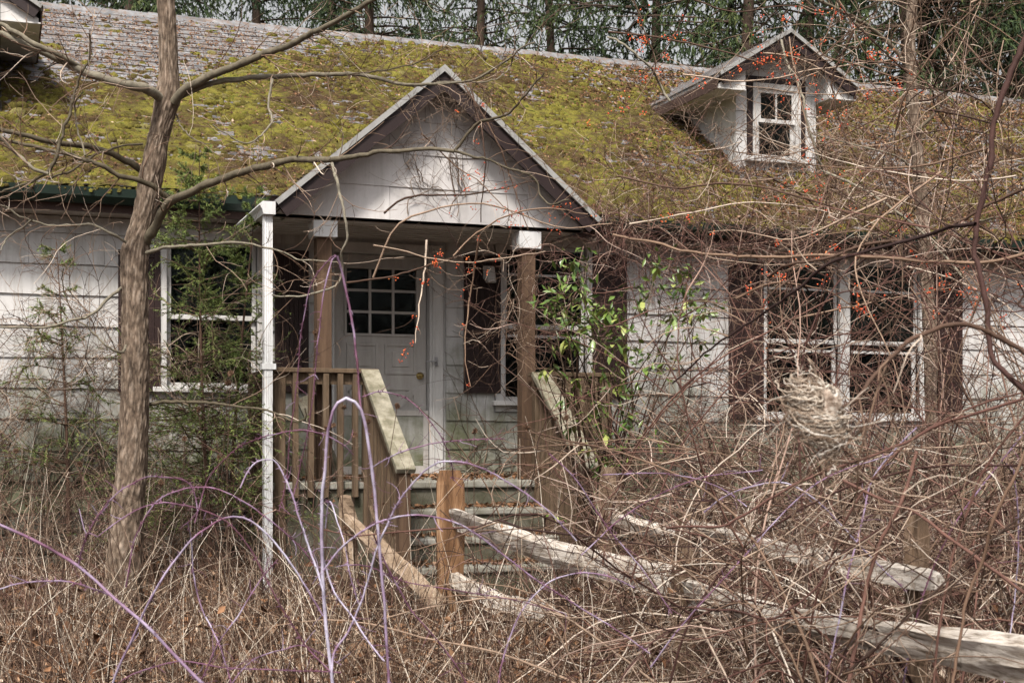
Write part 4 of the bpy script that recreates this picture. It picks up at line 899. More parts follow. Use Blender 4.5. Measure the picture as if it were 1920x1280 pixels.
br([(622,305),(636,356),(645,399),(650,448),(638,478),(637,510),(620,537),(569,553),(510,553)],8,4,9.15,9.0,5,tint=1.0)
br([(268,322),(235,299),(188,279),(134,269),(67,259),(0,238),(-60,215)],17,10,9.88,9.3,8)
br([(322,384),(296,353),(262,336),(228,329),(188,312),(144,296),(67,277),(0,262),(-50,250)],14,7,9.75,9.3,7)
br([(275,474),(325,464),(386,460),(447,460),(500,470),(560,486),(640,490)],9,3,9.86,9.2,7)
br([(236,454),(203,435),(162,425),(101,425),(61,415),(0,387),(-40,370)],7,4,9.88,9.3,5)
br([(232,537),(203,557),(175,586),(134,602),(61,616),(0,610),(-40,612)],8,5,9.88,9.3,6)
br([(236,648),(227,661),(203,655),(175,626),(138,590),(118,541),(114,505)],6,3,9.86,9.3,4)
br([(276,758),(317,752),(365,752),(426,754),(500,766),(550,785),(574,782),(570,762)],9,4,9.88,9.3,3)
br([(87,326),(107,296),(113,275),(121,235),(134,188),(144,155),(155,128),(165,101),(165,64)],9,4.5,9.3,9.1,6)
br([(90,326),(60,312),(0,262),(-40,210)],8,7,9.3,9.0,5)
br([(160,292),(150,250),(142,210),(152,170)],5,3,9.35,9.2,3)
br([(87,326),(50,345),(0,356),(-40,362)],6,4,9.3,9.1,4)
br([(60,412),(20,440),(0,470)],4,3,9.3,9.2,3)
br([(268,270),(220,276),(180,292),(140,314),(90,330)],5,6,9.85,9.3,3)
br([(511,148),(508,190),(514,224),(490,252),(462,266),(420,250),(395,235)],6,3,9.3,9.1,4)
br([(600,62),(640,95),(660,115)],4,3,9.1,9.0,3)
br([(330,214),(350,248),(372,266),(392,266)],4,2.5,9.85,9.7,2)
# stub collars where the big limbs leave the trunk are part of the bark swelling above

# ------------------------------------------------------------------ second, slimmer tree at the right
t2=thing('slim_tree','slim brown tree trunk rising through vines right of the dormer','tree',(*W(1750,1000,11.2)[:2],0.1))
bark_trunk([(1752,1090,40),(1750,900,36),(1747,732,32),(1743,615,30),(1735,490,29),(1730,396,28),(1722,317,26),(1714,238,25),(1709,158,25),(1706,79,24),(1710,0,23),(1712,-200,18)],11.2,'trunk',MAT['bark'],t2,40,260,.004,2.6)
branch(t2,[(1705,130),(1690,112),(1643,63),(1595,32),(1536,0),(1480,-40)],11,6,11.2,10.8,6)
branch(t2,[(1715,250),(1760,200),(1800,120),(1840,30),(1850,-40)],9,5,11.2,10.6,6)
branch(t2,[(1725,330),(1680,290),(1600,270),(1520,250)],6,3,11.2,10.4,6)
branch(t2,[(1735,470),(1790,430),(1850,410),(1940,380)],7,4,11.2,10.4,6)

# ------------------------------------------------------------------ conifers
def hemlock(r,d,H,label,seed,spread=2.6,z0=5.6,z1=11.4,nb=104,dens=1.0):
    x,y=RD(r,d); root=thing('hemlock_tree',label,'tree',(x,y,0),'conifers behind the cottage')
    A=Acc(); P=grow(np.array([[x,y,-.3]]),[[0,0,1.]],H,12,.006); A.tubes(P,taper(1,12,.13,.05),8,np.array([.3])); A.build('trunk',MAT['vine'],root)
    zz=rng.uniform(z0,min(z1,H-.5),nb); a=rng.uniform(0,2*np.pi,nb); up=rng.uniform(-.05,.35,nb)
    p=np.stack([np.full(nb,x),np.full(nb,y),zz],-1); D=np.stack([np.cos(a),np.sin(a),up],-1); L=spread*(1-.5*zz/H)*rng.uniform(.6,1.1,nb)
    B=grow(p,D,L,9,.05,.045); A=Acc(); A.tubes(B,taper(nb,9,.026,.006),3,rng.random(nb)*.5); A.build('boughs',MAT['vine'],root,kind='stuff')
    p2,d2,_=sprout(B,11,.12,1,(.4,1.0)); d2[:,2]-=.55; T=grow(p2,d2,rng.uniform(.35,1.05,len(p2)),6,.08,.16)
    ns=int(24*dens); c,dr,i=sprout(T,ns,.0,1,(.3,.9)); dr[:,2]-=.45; dr=norm(dr); b=norm(np.cross(dr,rvec(len(c))))
    V,Q=quads_from(c,dr,b,rng.uniform(.05,.12,(len(c),1)),rng.uniform(.013,.030,(len(c),1)))
    tt=np.clip(np.repeat(rng.normal(.45,.2,nb),11)[i]+rng.normal(0,.18,len(c)),0,1)
    A=Acc(); A.raw(V,Q,np.repeat(tt,3)); A.build('foliage',MAT['hemlock'],root,kind='stuff',smooth=False)
HL=['hazy dark hemlock behind the far left end of the ridge','dark hemlock behind the roof just left of the bare trunk','dark hemlock behind the ridge just right of the bare trunk','dark hemlock above the ridge left of the porch peak','ragged hemlock behind the ridge over the porch peak','drooping hemlock behind the ridge right of the porch peak','drooping hemlock midway between porch peak and dormer','dense hemlock with hanging boughs left of the dormer','green drooping hemlock directly behind the dormer','dark hemlock right of the dormer behind the slim trunk','dark hemlock at the upper right corner behind the vines','shadowy hemlock beyond the right end of the roof','farther hemlock filling the gap behind the left dormer','farther hemlock in the gap right of the bare trunk','farther hemlock at the extreme upper left corner','nearest drooping hemlock just right of the dormer','nearest dark hemlock behind the thick curving vine at right']
for i,(r,d,H) in enumerate(((-9.2,27,17),(-6.6,25,16),(-5.0,28,18),(-2.6,26,17),(-.6,30,18),(.9,27,16),(2.4,25,17),(3.6,23,18),(5.2,25,17),(6.6,22.5,16),(8.3,24,17),(9.6,27,18),(-8.0,31,18),(-4.0,32,18),(-10.8,30,17),(6.0,20.6,15),(7.5,21.0,16))): hemlock(r,d,H,HL[i],i)
def spruce(u,v_top,d,label,width,nb,z_lo,seed,needles=34):
    top=W(u,v_top,d); x,y=top[0],top[1]; g=float(gz(x,y)); root=thing('young_spruce',label,'tree',(x,y,g))
    H=top[2]-g; A=Acc(); P=grow(np.array([[x,y,g-.05]]),[[0,0,1.]],H,12,.01); A.tubes(P,taper(1,12,.022,.003),6,np.array([.3])); A.build('trunk',MAT['twig'],root)
    zf=rng.uniform(z_lo,.99,nb); j=zf*(11-.01); k=j.astype(int); w=(j-k)[:,None]; p=P[0,k]*(1-w)+P[0,k+1]*w
    a=rng.uniform(0,2*np.pi,nb); L=(width*(1-zf)**.75+.08)*rng.uniform(.6,1.1,nb); D=np.stack([np.cos(a),np.sin(a),np.full(nb,.22)],-1)
    B=grow(p,D,L,8,.07,.015); A=Acc(); A.tubes(B,taper(nb,8,.006,.002),4,rng.random(nb)*.6)
    p2,d2,i=sprout(B,9,.2,1,(.4,.9)); T=grow(p2,d2,np.clip(L[i]*rng.uniform(.2,.5,len(p2)),.05,.35),5,.06,.04); A.tubes(T,taper(len(p2),5,.0025,.0012),3,rng.random(len(p2))*.6)
    A.build('boughs',MAT['twig'],root,kind='stuff')
    A=Acc()
    for Q_,n in ((B,needles+14),(T,needles)):
        c,dr,i=sprout(Q_,n,.05,1,(.5,.95)); b=norm(np.cross(dr,rvec(len(c)))); V,Q=quads_from(c,dr,b,rng.uniform(.018,.032,(len(c),1)),np.full((len(c),1),.0052)); A.raw(V,Q,np.repeat(np.clip(np.repeat(rng.normal(.5,.2,len(Q_)),n)+rng.normal(0,.15,len(c)),0,1),3))
    A.build('needles',MAT['needle'],root,kind='stuff',smooth=False)
spruce(395,268,11.3,'young green spruce growing before the window between tree trunk and downspout',.98,150,.10,1,30)
spruce(430,330,11.6,'smaller spruce sapling close behind the white downspout',.5,45,.25,2)
spruce(130,440,11.6,'sparse spruce sapling against the white wall left of the trunk',.7,40,.2,3,24)

# ------------------------------------------------------------------ climbing vines on the walls
def wall_vine(label,x0,x1,z0,z1,n,Y=WALL,L=(.8,2.4),m='vine',down=False,twig=6,rad=.0058,name='climbing_vine'):
    root=thing(name,label,'vine',((x0+x1)/2,Y-.03,z0))
    p=np.stack([rng.uniform(x0,x1,n),np.full(n,Y),np.full(n,z1 if down else z0)+rng.uniform(-.05,.3,n)*(-1 if down else 1)],-1)
    D=np.stack([rng.normal(0,.35,n),np.zeros(n),np.full(n,-1. if down else 1.)],-1)
    P=grow(p,D,rng.uniform(*L,n),16,.16,0); P[:,:,2]=np.clip(P[:,:,2],gz(0,Y)-.05,z1+.08); P[:,:,1]=Y-.022-.018*np.abs(np.sin(P[:,:,0]*9+P[:,:,2]*5))
    A=Acc(); A.tubes(P,taper(n,16,rng.uniform(.5,1.2,n)*rad,.0015),4); A.build('stems',MAT[m],root,kind='stuff')
    q,d,_=sprout(P,twig,.1,1,(.5,1.3)); d[:,1]*=.5; T=grow(q,d,rng.uniform(.08,.5,len(q)),7,.18,0); T[:,:,1]=np.minimum(T[:,:,1],Y-.018); T[:,:,2]=np.minimum(T[:,:,2],z1+.1)
    A=Acc(); A.tubes(T,taper(len(q),7,.0022,.001),3); A.build('twigs',MAT[m],root,kind='stuff')
    return P
wall_vine('thin dark vine stems climbing the white wall at far left',-.4,1.1,.5,3.1,56,twig=9)
wall_vine('dark vine stems on the wall behind the young spruce',1.2,2.0,.4,3.0,12)
wall_vine('dense vine stems climbing the wall between porch and twin windows',4.9,6.6,.5,3.1,46,twig=9)
wall_vine('thin vine stems hanging under and around the twin windows',6.6,9.8,.4,2.9,56,twig=6)
wall_vine('fine vine stems on the wall right of the door',3.95,4.6,.8,2.6,10,L=(.4,1.3))
wall_vine('dark vine stems fanning out over the white porch gable from its peak',3.15,3.75,3.12,4.2,13,Y=GY-.012,L=(.3,.75),twig=5)
def drape(label,starts,L,grav,rad,m='twig',sub=6,sub2=4,wander=.16,dirs=None,name='hanging_vine',sl=(.15,.6)):
    root=thing(name,label,'vine',tuple(np.mean(starts,axis=0))); n=len(starts)
    D=rvec(n) if dirs is None else dirs+.35*rvec(n)
    P=grow(starts,D,rng.uniform(*L,n),16,wander,grav); A=Acc(); A.tubes(P,taper(n,16,rng.uniform(.6,1.3,n)*rad,.0016),4); A.build('stems',MAT[m],root,kind='stuff')
    q,d,_=sprout(P,sub,.05,1,(.5,1.3)); T=grow(q,d,rng.uniform(*sl,len(q)),6,.2,grav*.5); A=Acc(); A.tubes(T,taper(len(q),6,.0026,.0012),3)
    T2=None
    if sub2:
        q2,d2,_=sprout(T,sub2,.2,1,(.5,1.2)); T2=grow(q2,d2,rng.uniform(.05,.28,len(q2)),4,.2,.01); A.tubes(T2,taper(len(q2),4,.0017,.001),3)
    A.build('twigs',MAT[m],root,kind='stuff'); return root,P,T,T2
eave=lambda u0,u1,v0,v1,d0,d1,n: np.array([W(u,v,d) for u,v,d in zip(rng.uniform(u0,u1,n),rng.uniform(v0,v1,n),rng.uniform(d0,d1,n))])
drape('mass of tangled twigs hanging from the eave right of the porch',eave(1085,1400,395,540,11.6,12.5,60),(.5,1.9),.05,.004,'twig_red',7,4)
drape('knot of dry twigs wound round the right porch post',eave(930,1010,480,700,11.3,11.7,16),(.4,1.0),.03,.003,'twig',6,3)
drape('dry vine twigs matted against the dormer cheek',eave(1240,1380,180,320,14.0,14.9,13),(.3,.9),.02,.003,'vine',7,4)
drape('dry vine twigs around the dormer window and gable peak',eave(1400,1530,90,320,14.6,14.95,16),(.3,.9),.02,.003,'vine',6,3)
drape('vine stems sprawling over the roof edge below the dormer',eave(1120,1700,330,430,12.6,13.6,70),(.5,1.6),.0,.0035,'twig',5,3)
drape('bare vine stems trailing across the roof right of the dormer',eave(1560,1930,170,400,11.5,13.5,46),(.6,1.8),.0,.004,'twig',6,3)
drape('reddish twig curtain hanging across the twin windows',eave(1370,1900,420,560,10.0,11.8,20),(.6,2.0),.05,.004,'twig_red',7,3)
drape('pale bare stems criss-crossing high at the upper right edge',eave(1600,1930,0,430,6.0,9.5,64),(.6,2.2),-.005,.0050,'twig',5,2,wander=.09,sl=(.2,.7))
drape('grey twig tangle below the left window beside the trunk',eave(290,480,640,880,11.0,11.8,34),(.4,1.2),.02,.003,'twig',8,4)
drape('pale twig tangle hugging the wall left of the tree trunk',eave(0,230,600,900,11.0,11.9,46),(.5,1.4),.02,.0032,'twig',8,4)

# bittersweet: twining stems with red-orange berries
BS=[]
for i in range(5):
    th=math.pi*i/4; BS.append((math.sin(th),-math.cos(th)))
def berries(root,T,n,size=(.0045,.0068)):
    M,N,_=T.shape; i=rng.integers(0,M,n); j=rng.integers(1,N,n); base=T[i,j]; k=rng.integers(2,6,n)
    c=np.repeat(base,k,0)+rng.normal(size=(k.sum(),3))*.014; rr=rng.uniform(*size,len(c)); a=2*np.pi*np.arange(6)/6
    V=np.stack([np.stack([c+rr[:,None]*np.stack([np.full(len(c),max(s,.05)*math.cos(q)),np.full(len(c),max(s,.05)*math.sin(q)),np.full(len(c),z)],-1) for q in a],1) for s,z in BS],1)
    idx=np.arange(len(c)*30).reshape(len(c),5,6); nx=np.roll(idx,-1,2); Q=np.stack([idx[:,:-1],nx[:,:-1],nx[:,1:],idx[:,1:]],-1).reshape(-1,4)
    A=Acc(); A.raw(V.reshape(-1,3),Q,np.repeat(rng.random(len(c)),30)); A.build('berries',MAT['berry'],root,kind='stuff')
def bittersweet(label,traces,nb,d,m='twig',sub=6,sl=(.12,.5)):
    root=thing('bittersweet_vine',label,'vine',tuple(W(*traces[0][0],d))); A=Acc(); PP=[]
    for uv in traces:
        P,R=trace(uv,d+rng.uniform(-.2,.2),d+rng.uniform(-.2,.2),rng.uniform(3,5),2,20); PP.append(P); A.tubes(P[None],R[None],4)
    A.build('stems',MAT[m],root,kind='stuff'); PP=np.array(PP)
    q,dd,_=sprout(PP,sub,.05,1,(.5,1.2)); T=grow(q,dd,rng.uniform(*sl,len(q)),8,.17,.02); A=Acc(); A.tubes(T,taper(len(q),8,.0022,.0011),3); A.build('twigs',MAT[m],root,kind='stuff')
    if nb: berries(root,T,nb)
drape('wad of dry vine stuffed under the porch gable peak',eave(835,885,170,250,11.28,11.36,12),(.25,.8),.06,.0025,'vine',6,3,sl=(.08,.3))
bittersweet('bittersweet vine with red berries looping across the porch gable',[[(700,520),(740,430),(800,400),(880,385),(960,400),(1060,430),(1150,420)],[(720,400),(760,370),(840,365),(920,360),(1010,340)],[(850,480),(900,430),(960,400),(1030,390),(1100,400)],[(790,250),(840,300),(900,340),(960,400)],[(880,150),(900,230),(910,300),(900,420)],[(870,160),(930,260),(960,350),(990,430)]],46,11.1)
bittersweet('bittersweet vine with red berries dangling in the porch opening before the door',[[(700,460),(760,470),(850,490),(940,480),(1020,470)],[(800,450),(795,520),(780,600),(775,640)],[(650,530),(720,520),(800,500),(860,480)],[(900,440),(880,540),(870,640),(880,720)]],34,11.2)
bittersweet('bittersweet vine with orange berries in front of the dormer',[[(1140,60),(1240,70),(1330,90),(1430,120),(1560,115)],[(1430,100),(1500,110),(1600,150),(1720,150)],[(1480,70),(1500,180),(1520,260),(1535,320)],[(1280,140),(1400,150),(1540,130),(1700,110)],[(1600,60),(1560,160),(1600,280),(1640,350)]],80,9.4)
bittersweet('bittersweet vine with red berries along the right eave',[[(1180,420),(1300,400),(1400,380),(1520,390),(1640,420)],[(1440,330),(1520,380),(1560,440),(1700,460)]],46,9.8)
bittersweet('bittersweet vine with orange berries across the twin windows',[[(1380,560),(1450,530),(1540,540),(1640,600)],[(1400,640),(1440,560),(1500,500),(1560,440)],[(1480,600),(1560,580),(1660,560),(1780,540)],[(1700,500),(1780,520),(1860,560),(1920,600)]],80,8.8)
bittersweet('bittersweet vine with red berries hanging at the top right corner',[[(1180,-20),(1210,60),(1230,130),(1190,200)],[(1300,-20),(1270,60),(1210,140)],[(1560,-30),(1600,60),(1640,120),(1700,130)],[(1300,0),(1380,20),(1500,10),(1620,30)]],60,9.2)

# ------------------------------------------------------------------ thickets
def thicket(name,label,u,d,n,L,rad=(.0034,.0090),tilt=.5,grav=.06,m='twig',tw=8,sub=2,bias=(0,0),spread=.45,cat='shrub',wander=.07,tl=(.2,.8)):
    x,y=RD((u-960)/F*d,d); root=thing(name,label,cat,(x,y,float(gz(x,y))))
    bx=x+rng.normal(0,spread,n); by=np.minimum(y+rng.normal(0,spread,n),WALL-.15); a=rng.uniform(0,2*np.pi,n); q=np.abs(rng.normal(0,tilt,n))
    D=np.stack([np.cos(a)*np.sin(q)+bias[0],np.sin(a)*np.sin(q)+bias[1],np.cos(q)],-1); ln=rng.uniform(*L,n)
    P=grow(np.stack([bx,by,gz(bx,by)-.03],-1),D,ln,18,wander,grav); P[:,:,1]=np.minimum(P[:,:,1],np.where(P[:,:,2]<3.3,WALL-.05,13.2)); P[:,:,2]=np.maximum(P[:,:,2],.02)
    dist=P[:,:,0]*S+P[:,:,1]*C; P+= (np.maximum(2.0-dist,0)[:,:,None])*np.array([S,C,0])
    R=taper(n,18,rng.uniform(*rad,n),.0018)
    for k in range(n):
        A=Acc(); A.tubes(P[k:k+1],R[k:k+1],5); A.build('cane',MAT[m],root)
    B=Acc(); p,dr,i=sprout(P,tw,.15,1,(.4,1.2)); T=grow(p,dr,rng.uniform(*tl,len(p))*np.clip(ln[i]/2,.4,1.3),7,.15,grav*.6); B.tubes(T,taper(len(p),7,rng.uniform(.0024,.0046,len(p)),.0013),3)
    if sub:
        p,dr,_=sprout(T,sub,.15,1,(.5,1.2)); T2=grow(p,dr,rng.uniform(.06,.35,len(p)),5,.18,.02); B.tubes(T2,taper(len(p),5,.0019,.0011),3)
    B.build('twigs',MAT[m],root,kind='stuff'); return root
G='bare thicket shrubs'
TH=[(1275,10.9,20,(.8,2.2),'twig_red','bare reddish shrub crowding the right handrail of the steps'),
 (1300,11.0,18,(1.0,2.6),'twig','bare tan shrub against the wall left of the dark shutter'),
 (1425,9.6,18,(1.0,2.8),'twig_red','bare reddish shrub before the left twin window'),
 (1560,10.8,16,(1.2,3.0),'twig','pale twiggy shrub under the sill of the twin windows'),
 (1640,9.0,28,(1.4,3.4),'twig_red','tall reddish shrub crossing the right twin window'),
 (1770,10.2,26,(1.6,3.8),'twig','tall tan shrub wrapped round the slim trunk'),
 (1860,8.4,28,(1.6,3.8),'twig_red','tall reddish shrub at the right edge of the yard'),
 (1760,6.8,22,(1.4,3.0),'twig','arching tan shrub before the end of the far fence rail'),
 (1880,5.6,20,(1.2,3.0),'twig_red','near dark-stemmed shrub filling the lower right corner'),
 (1480,7.0,20,(.8,2.0),'twig_red','low arching shrub between the two fence lines'),
 (1330,7.6,18,(.8,1.8),'twig','low straw-coloured shrub beside the middle fence post'),
 (1600,5.4,16,(.9,2.2),'twig','thin near shrub bending over the bleached rail at right')]
TH.append((1890,11.0,30,(1.2,3.2),'twig','dense tan shrub against the wall right of the last shutter'))
for u,d,n,L,m_,lab in TH: thicket('bare_shrub',lab,u,d,int(n*(1.9 if u>1600 else 1.4)),L,m=m_,bias=(-.22,-.12) if u>1450 else (0,-.1),tilt=.6,grav=.07)
for u,d,n,L,m_,lab in ((40,11.2,26,(.7,1.7),'twig','pale twiggy bush against the wall at the far left'),(150,11.4,26,(.7,1.6),'twig','grey twiggy bush beside the left of the tree trunk'),(20,9.6,12,(.6,1.4),'twig_red','thin reddish bush at the left edge of the yard'),(360,11.5,20,(.6,1.5),'twig','twiggy bush under the left window right of the trunk'),(470,11.0,14,(.5,1.3),'twig_red','small twiggy bush at the foot of the downspout')):
    thicket('bare_shrub',lab,u,d,n,L,m=m_,tilt=.7,grav=.04,rad=(.002,.005),wander=.12,tw=9,sub=3)
def traced_vine(label,stems,d,m,twigs=6,cat='vine',name='woody_vine',part='stem',tint=(.5,.25),tl=(.15,.6)):
    root=thing(name,label,cat,tuple(W(*stems[0][0][0],d)))
    for uv,w0,w1,*dd in stems:
        d0,d1=dd if dd else (d,d); A=Acc(); P,R=trace(uv,d0,d1,w0*.78,w1*.78,max(14,5*len(uv))); A.tubes(P[None],R[None],7,np.clip(np.array([rng.normal(*tint)]),0,1)); o=A.build(part,MAT[m],root)
        if twigs:
            B=Acc(); p,dr,_=sprout(P[None],twigs,.05,1,(.4,1.2)); T=grow(p,dr,rng.uniform(*tl,len(p)),8,.15,.02); B.tubes(T,taper(len(p),8,.0022,.0011),4); p,dr,_=sprout(T,3,.2,1,(.5,1.2)); T2=grow(p,dr,rng.uniform(.04,.2,len(p)),5,.15); B.tubes(T2,taper(len(p),5,.0014,.0008),3); B.build('twigs',MAT['twig'],o,kind='stuff')
traced_vine('thick dark vine stem curving down the right edge of the picture',[([(1930,20),(1918,75),(1892,139),(1873,198),(1861,277),(1845,356),(1829,416),(1829,480),(1836,498),(1848,576),(1860,662),(1883,693),(1935,745)],15,13,4.2,3.9),([(1829,420),(1780,425),(1727,443),(1610,475),(1551,494),(1493,545),(1434,588),(1333,650),(1260,720)],11,4,4.0,4.8)],4.2,'twig_red',8,tint=(.12,.05))
traced_vine('arching grey-brown branch that carries the bird nest',[([(1950,690),(1918,658),(1872,631),(1825,611),(1778,611),(1739,627),(1700,650),(1661,686),(1630,717),(1610,752),(1579,764),(1540,770)],13,10,3.2,2.98),([(1661,686),(1640,760),(1615,860),(1600,960)],6,4,3.06,3.1)],3.0,'twig',4,tint=(.4,.1),tl=(.06,.3))
traced_vine('long horizontal vine stems strung across the top of the twin windows',[([(1150,440),(1200,451),(1298,471),(1388,481),(1480,478),(1575,479),(1720,486),(1841,494),(1950,470)],6,9,6.5,5.5),([(1440,520),(1473,500),(1532,486),(1630,456),(1740,440),(1860,380),(1950,340)],7,8,6.,5.5),([(1160,330),(1260,350),(1380,345),(1500,370),(1620,420),(1760,500)],5,5,7.5,7)],6,'twig',9,tint=(.6,.2))
traced_vine('pale arching stem sweeping from above the ridge down past the dormer',[([(1140,70),(1170,85),(1215,120),(1240,160),(1255,188)],5,6,10,10),([(1465,75),(1475,120),(1500,165),(1515,210),(1530,280),(1540,320)],6,6,9.5,9.5),([(1540,320),(1600,345),(1660,380),(1730,440),(1800,520)],6,6,9.3,8.8)],9.5,'branch',4,tint=(.95,.05))
traced_vine('brown diagonal bramble stem crossing the far fence',[([(1250,990),(1288,985),(1356,981),(1420,947),(1506,900),(1591,870),(1676,840),(1780,790),(1940,735)],6,8,4.6,4.2),([(1290,1138),(1378,1143),(1442,1160),(1484,1139),(1527,1105),(1570,1045),(1634,1002),(1698,968),(1766,942),(1860,880)],5,6,4.6,4.4),([(1719,846),(1690,938),(1647,1024),(1625,1096),(1608,1182),(1590,1320)],9,10,4.5,4.4)],4.5,'twig_red',7,tint=(.3,.15))
traced_vine('orange-tan stem slanting up at the lower right edge',[([(1935,820),(1890,913),(1860,977),(1843,1041),(1813,1118),(1790,1250),(1780,1400)],8,8,4.0,4.0)],4.0,'grass',3,tint=(.55,.02))
traced_vine('bundle of long pale canes arching over the far fence at lower right',[([(1120,1000),(1160,900),(1220,800),(1320,690),(1440,620),(1560,560)],5,4,7,6),([(1130,1060),(1150,940),(1200,830),(1290,730),(1400,660)],5,3,7,6.5),([(1180,1100),(1230,940),(1300,800),(1400,700),(1520,640),(1640,620)],5,3,6.5,6),([(1500,1300),(1540,1100),(1600,950),(1700,830),(1830,760),(1940,730)],6,5,5.0,4.4),([(1250,1300),(1300,1150),(1400,1020),(1540,930),(1720,880),(1930,870)],6,5,5.2,4.6),([(1750,1350),(1760,1180),(1800,1000),(1860,860),(1940,760)],7,6,4.4,4.2),([(1580,900),(1640,930),(1720,960),(1800,1020),(1940,1120)],7,9,4.6,4.2)],5,'twig_red',7,tint=(.62,.2))

MAT['straw']=tinted('pale_dead_cane',[(0,(.10,.066,.048)),(.4,(.24,.175,.135)),(.75,(.44,.36,.30)),(1,(.66,.59,.52))],scale=14,amt=.4)
drape('tangle of pale dead canes lying over the near fence rail',eave(1230,1930,1060,1230,4.8,6.6,48),(.5,1.5),.03,.0036,'straw',5,2,wander=.10,sl=(.15,.5))
drape('straw-pale arching canes woven through the far fence',eave(1330,1750,900,1080,6.5,8.5,40),(.5,1.5),.05,.0040,'straw',4,2,wander=.10,sl=(.15,.5))
# purple-bloomed brambles
def bramble(label,canes,d,name='bramble'):
    root=thing(name,label,'bramble',(*W(canes[0][0][0][0],820,d)[:2],0.0))
    for uv,w0,w1,t,*dd in canes:
        d0,d1=dd if dd else (d,d); P,R=trace(uv,d0,d1,w0*.60,w1*.60,max(24,4*len(uv)),.05,.45); A=Acc(); V,Q=tubes(P[None],R[None],7); tv=np.zeros(len(P)); e=0
        for i in range(len(P)): e=.8*e+rng.normal()*.13; tv[i]=e
        A.raw(V,Q,np.repeat(np.clip(t+tv-.12*np.linspace(0,1,len(P)),0,1),7))
        p,dr,_=sprout(P[None],max(14,len(uv)*6),.02,1,(1.0,1.5)); T=np.stack([p,p+dr*.006+0,p+dr*.014],1); A.tubes(T,np.tile([[.0024,.0014,.0002]],(len(p),1)),3,np.full(len(p),t*.6)); o=A.build('cane',MAT['cane'],root)
        p,dr,_=sprout(P[None],9,.1,1,(.7,1.4)); T=grow(p,dr,rng.uniform(.015,.085,len(p)),5,.14); A=Acc(); A.tubes(T,taper(len(p),5,.0015,.0008),3,rng.uniform(.1,.7,len(p))); A.build('side_twigs',MAT['cane'],o,kind='stuff')
bramble('silvery lilac bramble clump with tall looped cane before the left railing',[
 ([(640,1640),(628,1400),(621,1272),(609,1151),(603,1030),(603,952),(609,878),(612,818),(618,791),(627,763),(643,750),(658,752),(674,767),(682,794),(690,845),(700,926),(707,995),(713,1064),(720,1150),(726,1263),(728,1330)],12.5,8.5,.9),
 ([(622,1260),(626,1222),(652,1187),(676,1132),(693,1074),(710,1022),(738,960),(765,916),(793,885),(820,867),(841,865),(875,867),(910,880),(944,898),(978,919),(1030,960),(1080,1012)],7,4.5,.80),
 ([(606,1070),(634,1033),(669,1002),(703,981),(738,970),(772,964),(806,966),(841,974),(875,988),(910,1012),(961,1053),(1013,1091),(1081,1132),(1150,1174),(1220,1225)],6,4,.68),
 ([(604,1040),(620,1090),(634,1118),(662,1156),(690,1200),(720,1239)],6,5,.85),
 ([(607,1110),(586,1046),(563,975),(547,925),(527,882),(508,860),(480,866),(461,889),(450,915)],7,4,.9),
 ([(619,1258),(578,1214),(539,1155),(496,1081),(461,1018),(422,977),(371,954),(313,943),(273,948),(234,967),(184,1003)],5,3.5,.35),
 ([(610,990),(618,940),(640,1000),(652,1060),(672,1130)],4,3,.7)],4.3)
bramble('thick purple bramble cane slanting across the lower left with side arches',[
 ([(-40,962),(0,983),(78,1018),(148,1059),(215,1120),(273,1171),(332,1233),(371,1275),(420,1340),(520,1640)],9,12,.42),
 ([(148,1056),(156,1018),(176,979),(211,932),(250,905),(281,894),(324,895),(355,907),(367,936),(372,960)],5.5,3.5,.38),
 ([(270,1166),(219,1124),(176,1104),(117,1090),(39,1094),(-20,1110)],5,4,.6)],4.0)
bramble('silver bramble arch at lower left with purple loops behind it',[
 ([(150,1620),(190,1380),(211,1280),(242,1210),(273,1143),(305,1085),(352,1018),(391,987),(422,972),(457,971),(492,993),(527,1030),(566,1085),(606,1152)],9,5.5,.85),
 ([(236,1100),(250,1022),(266,983),(297,940),(332,921),(375,912),(418,919),(469,948),(520,987),(566,1030),(600,1075)],4.5,4,.3),
 ([(352,980),(359,1014),(363,1081),(379,1139),(406,1194),(430,1264),(440,1340)],4,4.5,.6),
 ([(340,1350),(375,1280),(410,1206),(449,1151),(484,1092),(520,1050)],5,3.5,.6),
 ([(420,1300),(470,1240),(540,1215),(575,1212),(640,1245)],4,3,.55),
 ([(200,1300),(250,1262),(340,1237),(420,1250),(520,1254),(640,1259)],4,4,.4)],4.6)
bramble('drooping wine-purple canes hooked over the pale branch before the left post',[
 ([(632,480),(643,514),(655,568),(665,631),(670,686),(674,732),(676,764),(684,800),(697,875),(706,960),(712,1040)],8,6,.30),
 ([(630,478),(620,484),(588,525),(573,576),(563,638),(559,693),(553,752),(545,810),(539,888),(525,960)],4,3.5,.25),
 ([(630,480),(623,486),(612,529),(600,595),(594,670),(588,732),(580,790),(565,869),(550,930)],4.5,3.5,.45),
 ([(676,745),(710,734),(745,740),(772,754),(803,787),(831,826),(846,865),(850,900)],4,3,.35),
 ([(698,876),(733,855),(776,838),(831,828),(890,823),(948,822)],4.5,3,.5),
 ([(365,980),(391,897),(440,843),(479,824),(530,810),(573,806),(616,816),(647,833),(663,851)],4,3.5,.22)],5.2)
bramble('lilac bramble arch in the grass right of the brown fence post',[
 ([(925,1400),(934,1280),(944,1228),(964,1173),(988,1129),(1023,1094),(1064,1077),(1098,1072),(1136,1077),(1190,1100)],6,4,.7),
 ([(640,1060),(690,1060),(760,1090),(850,1105),(960,1125),(1060,1150)],4,3,.35),
 ([(700,1000),(720,1050),(770,1140),(850,1240),(900,1330)],4.5,4.5,.25),
 ([(1030,850),(1080,900),(1140,990),(1200,1060),(1260,1150)],4,4,.4)],5.0)
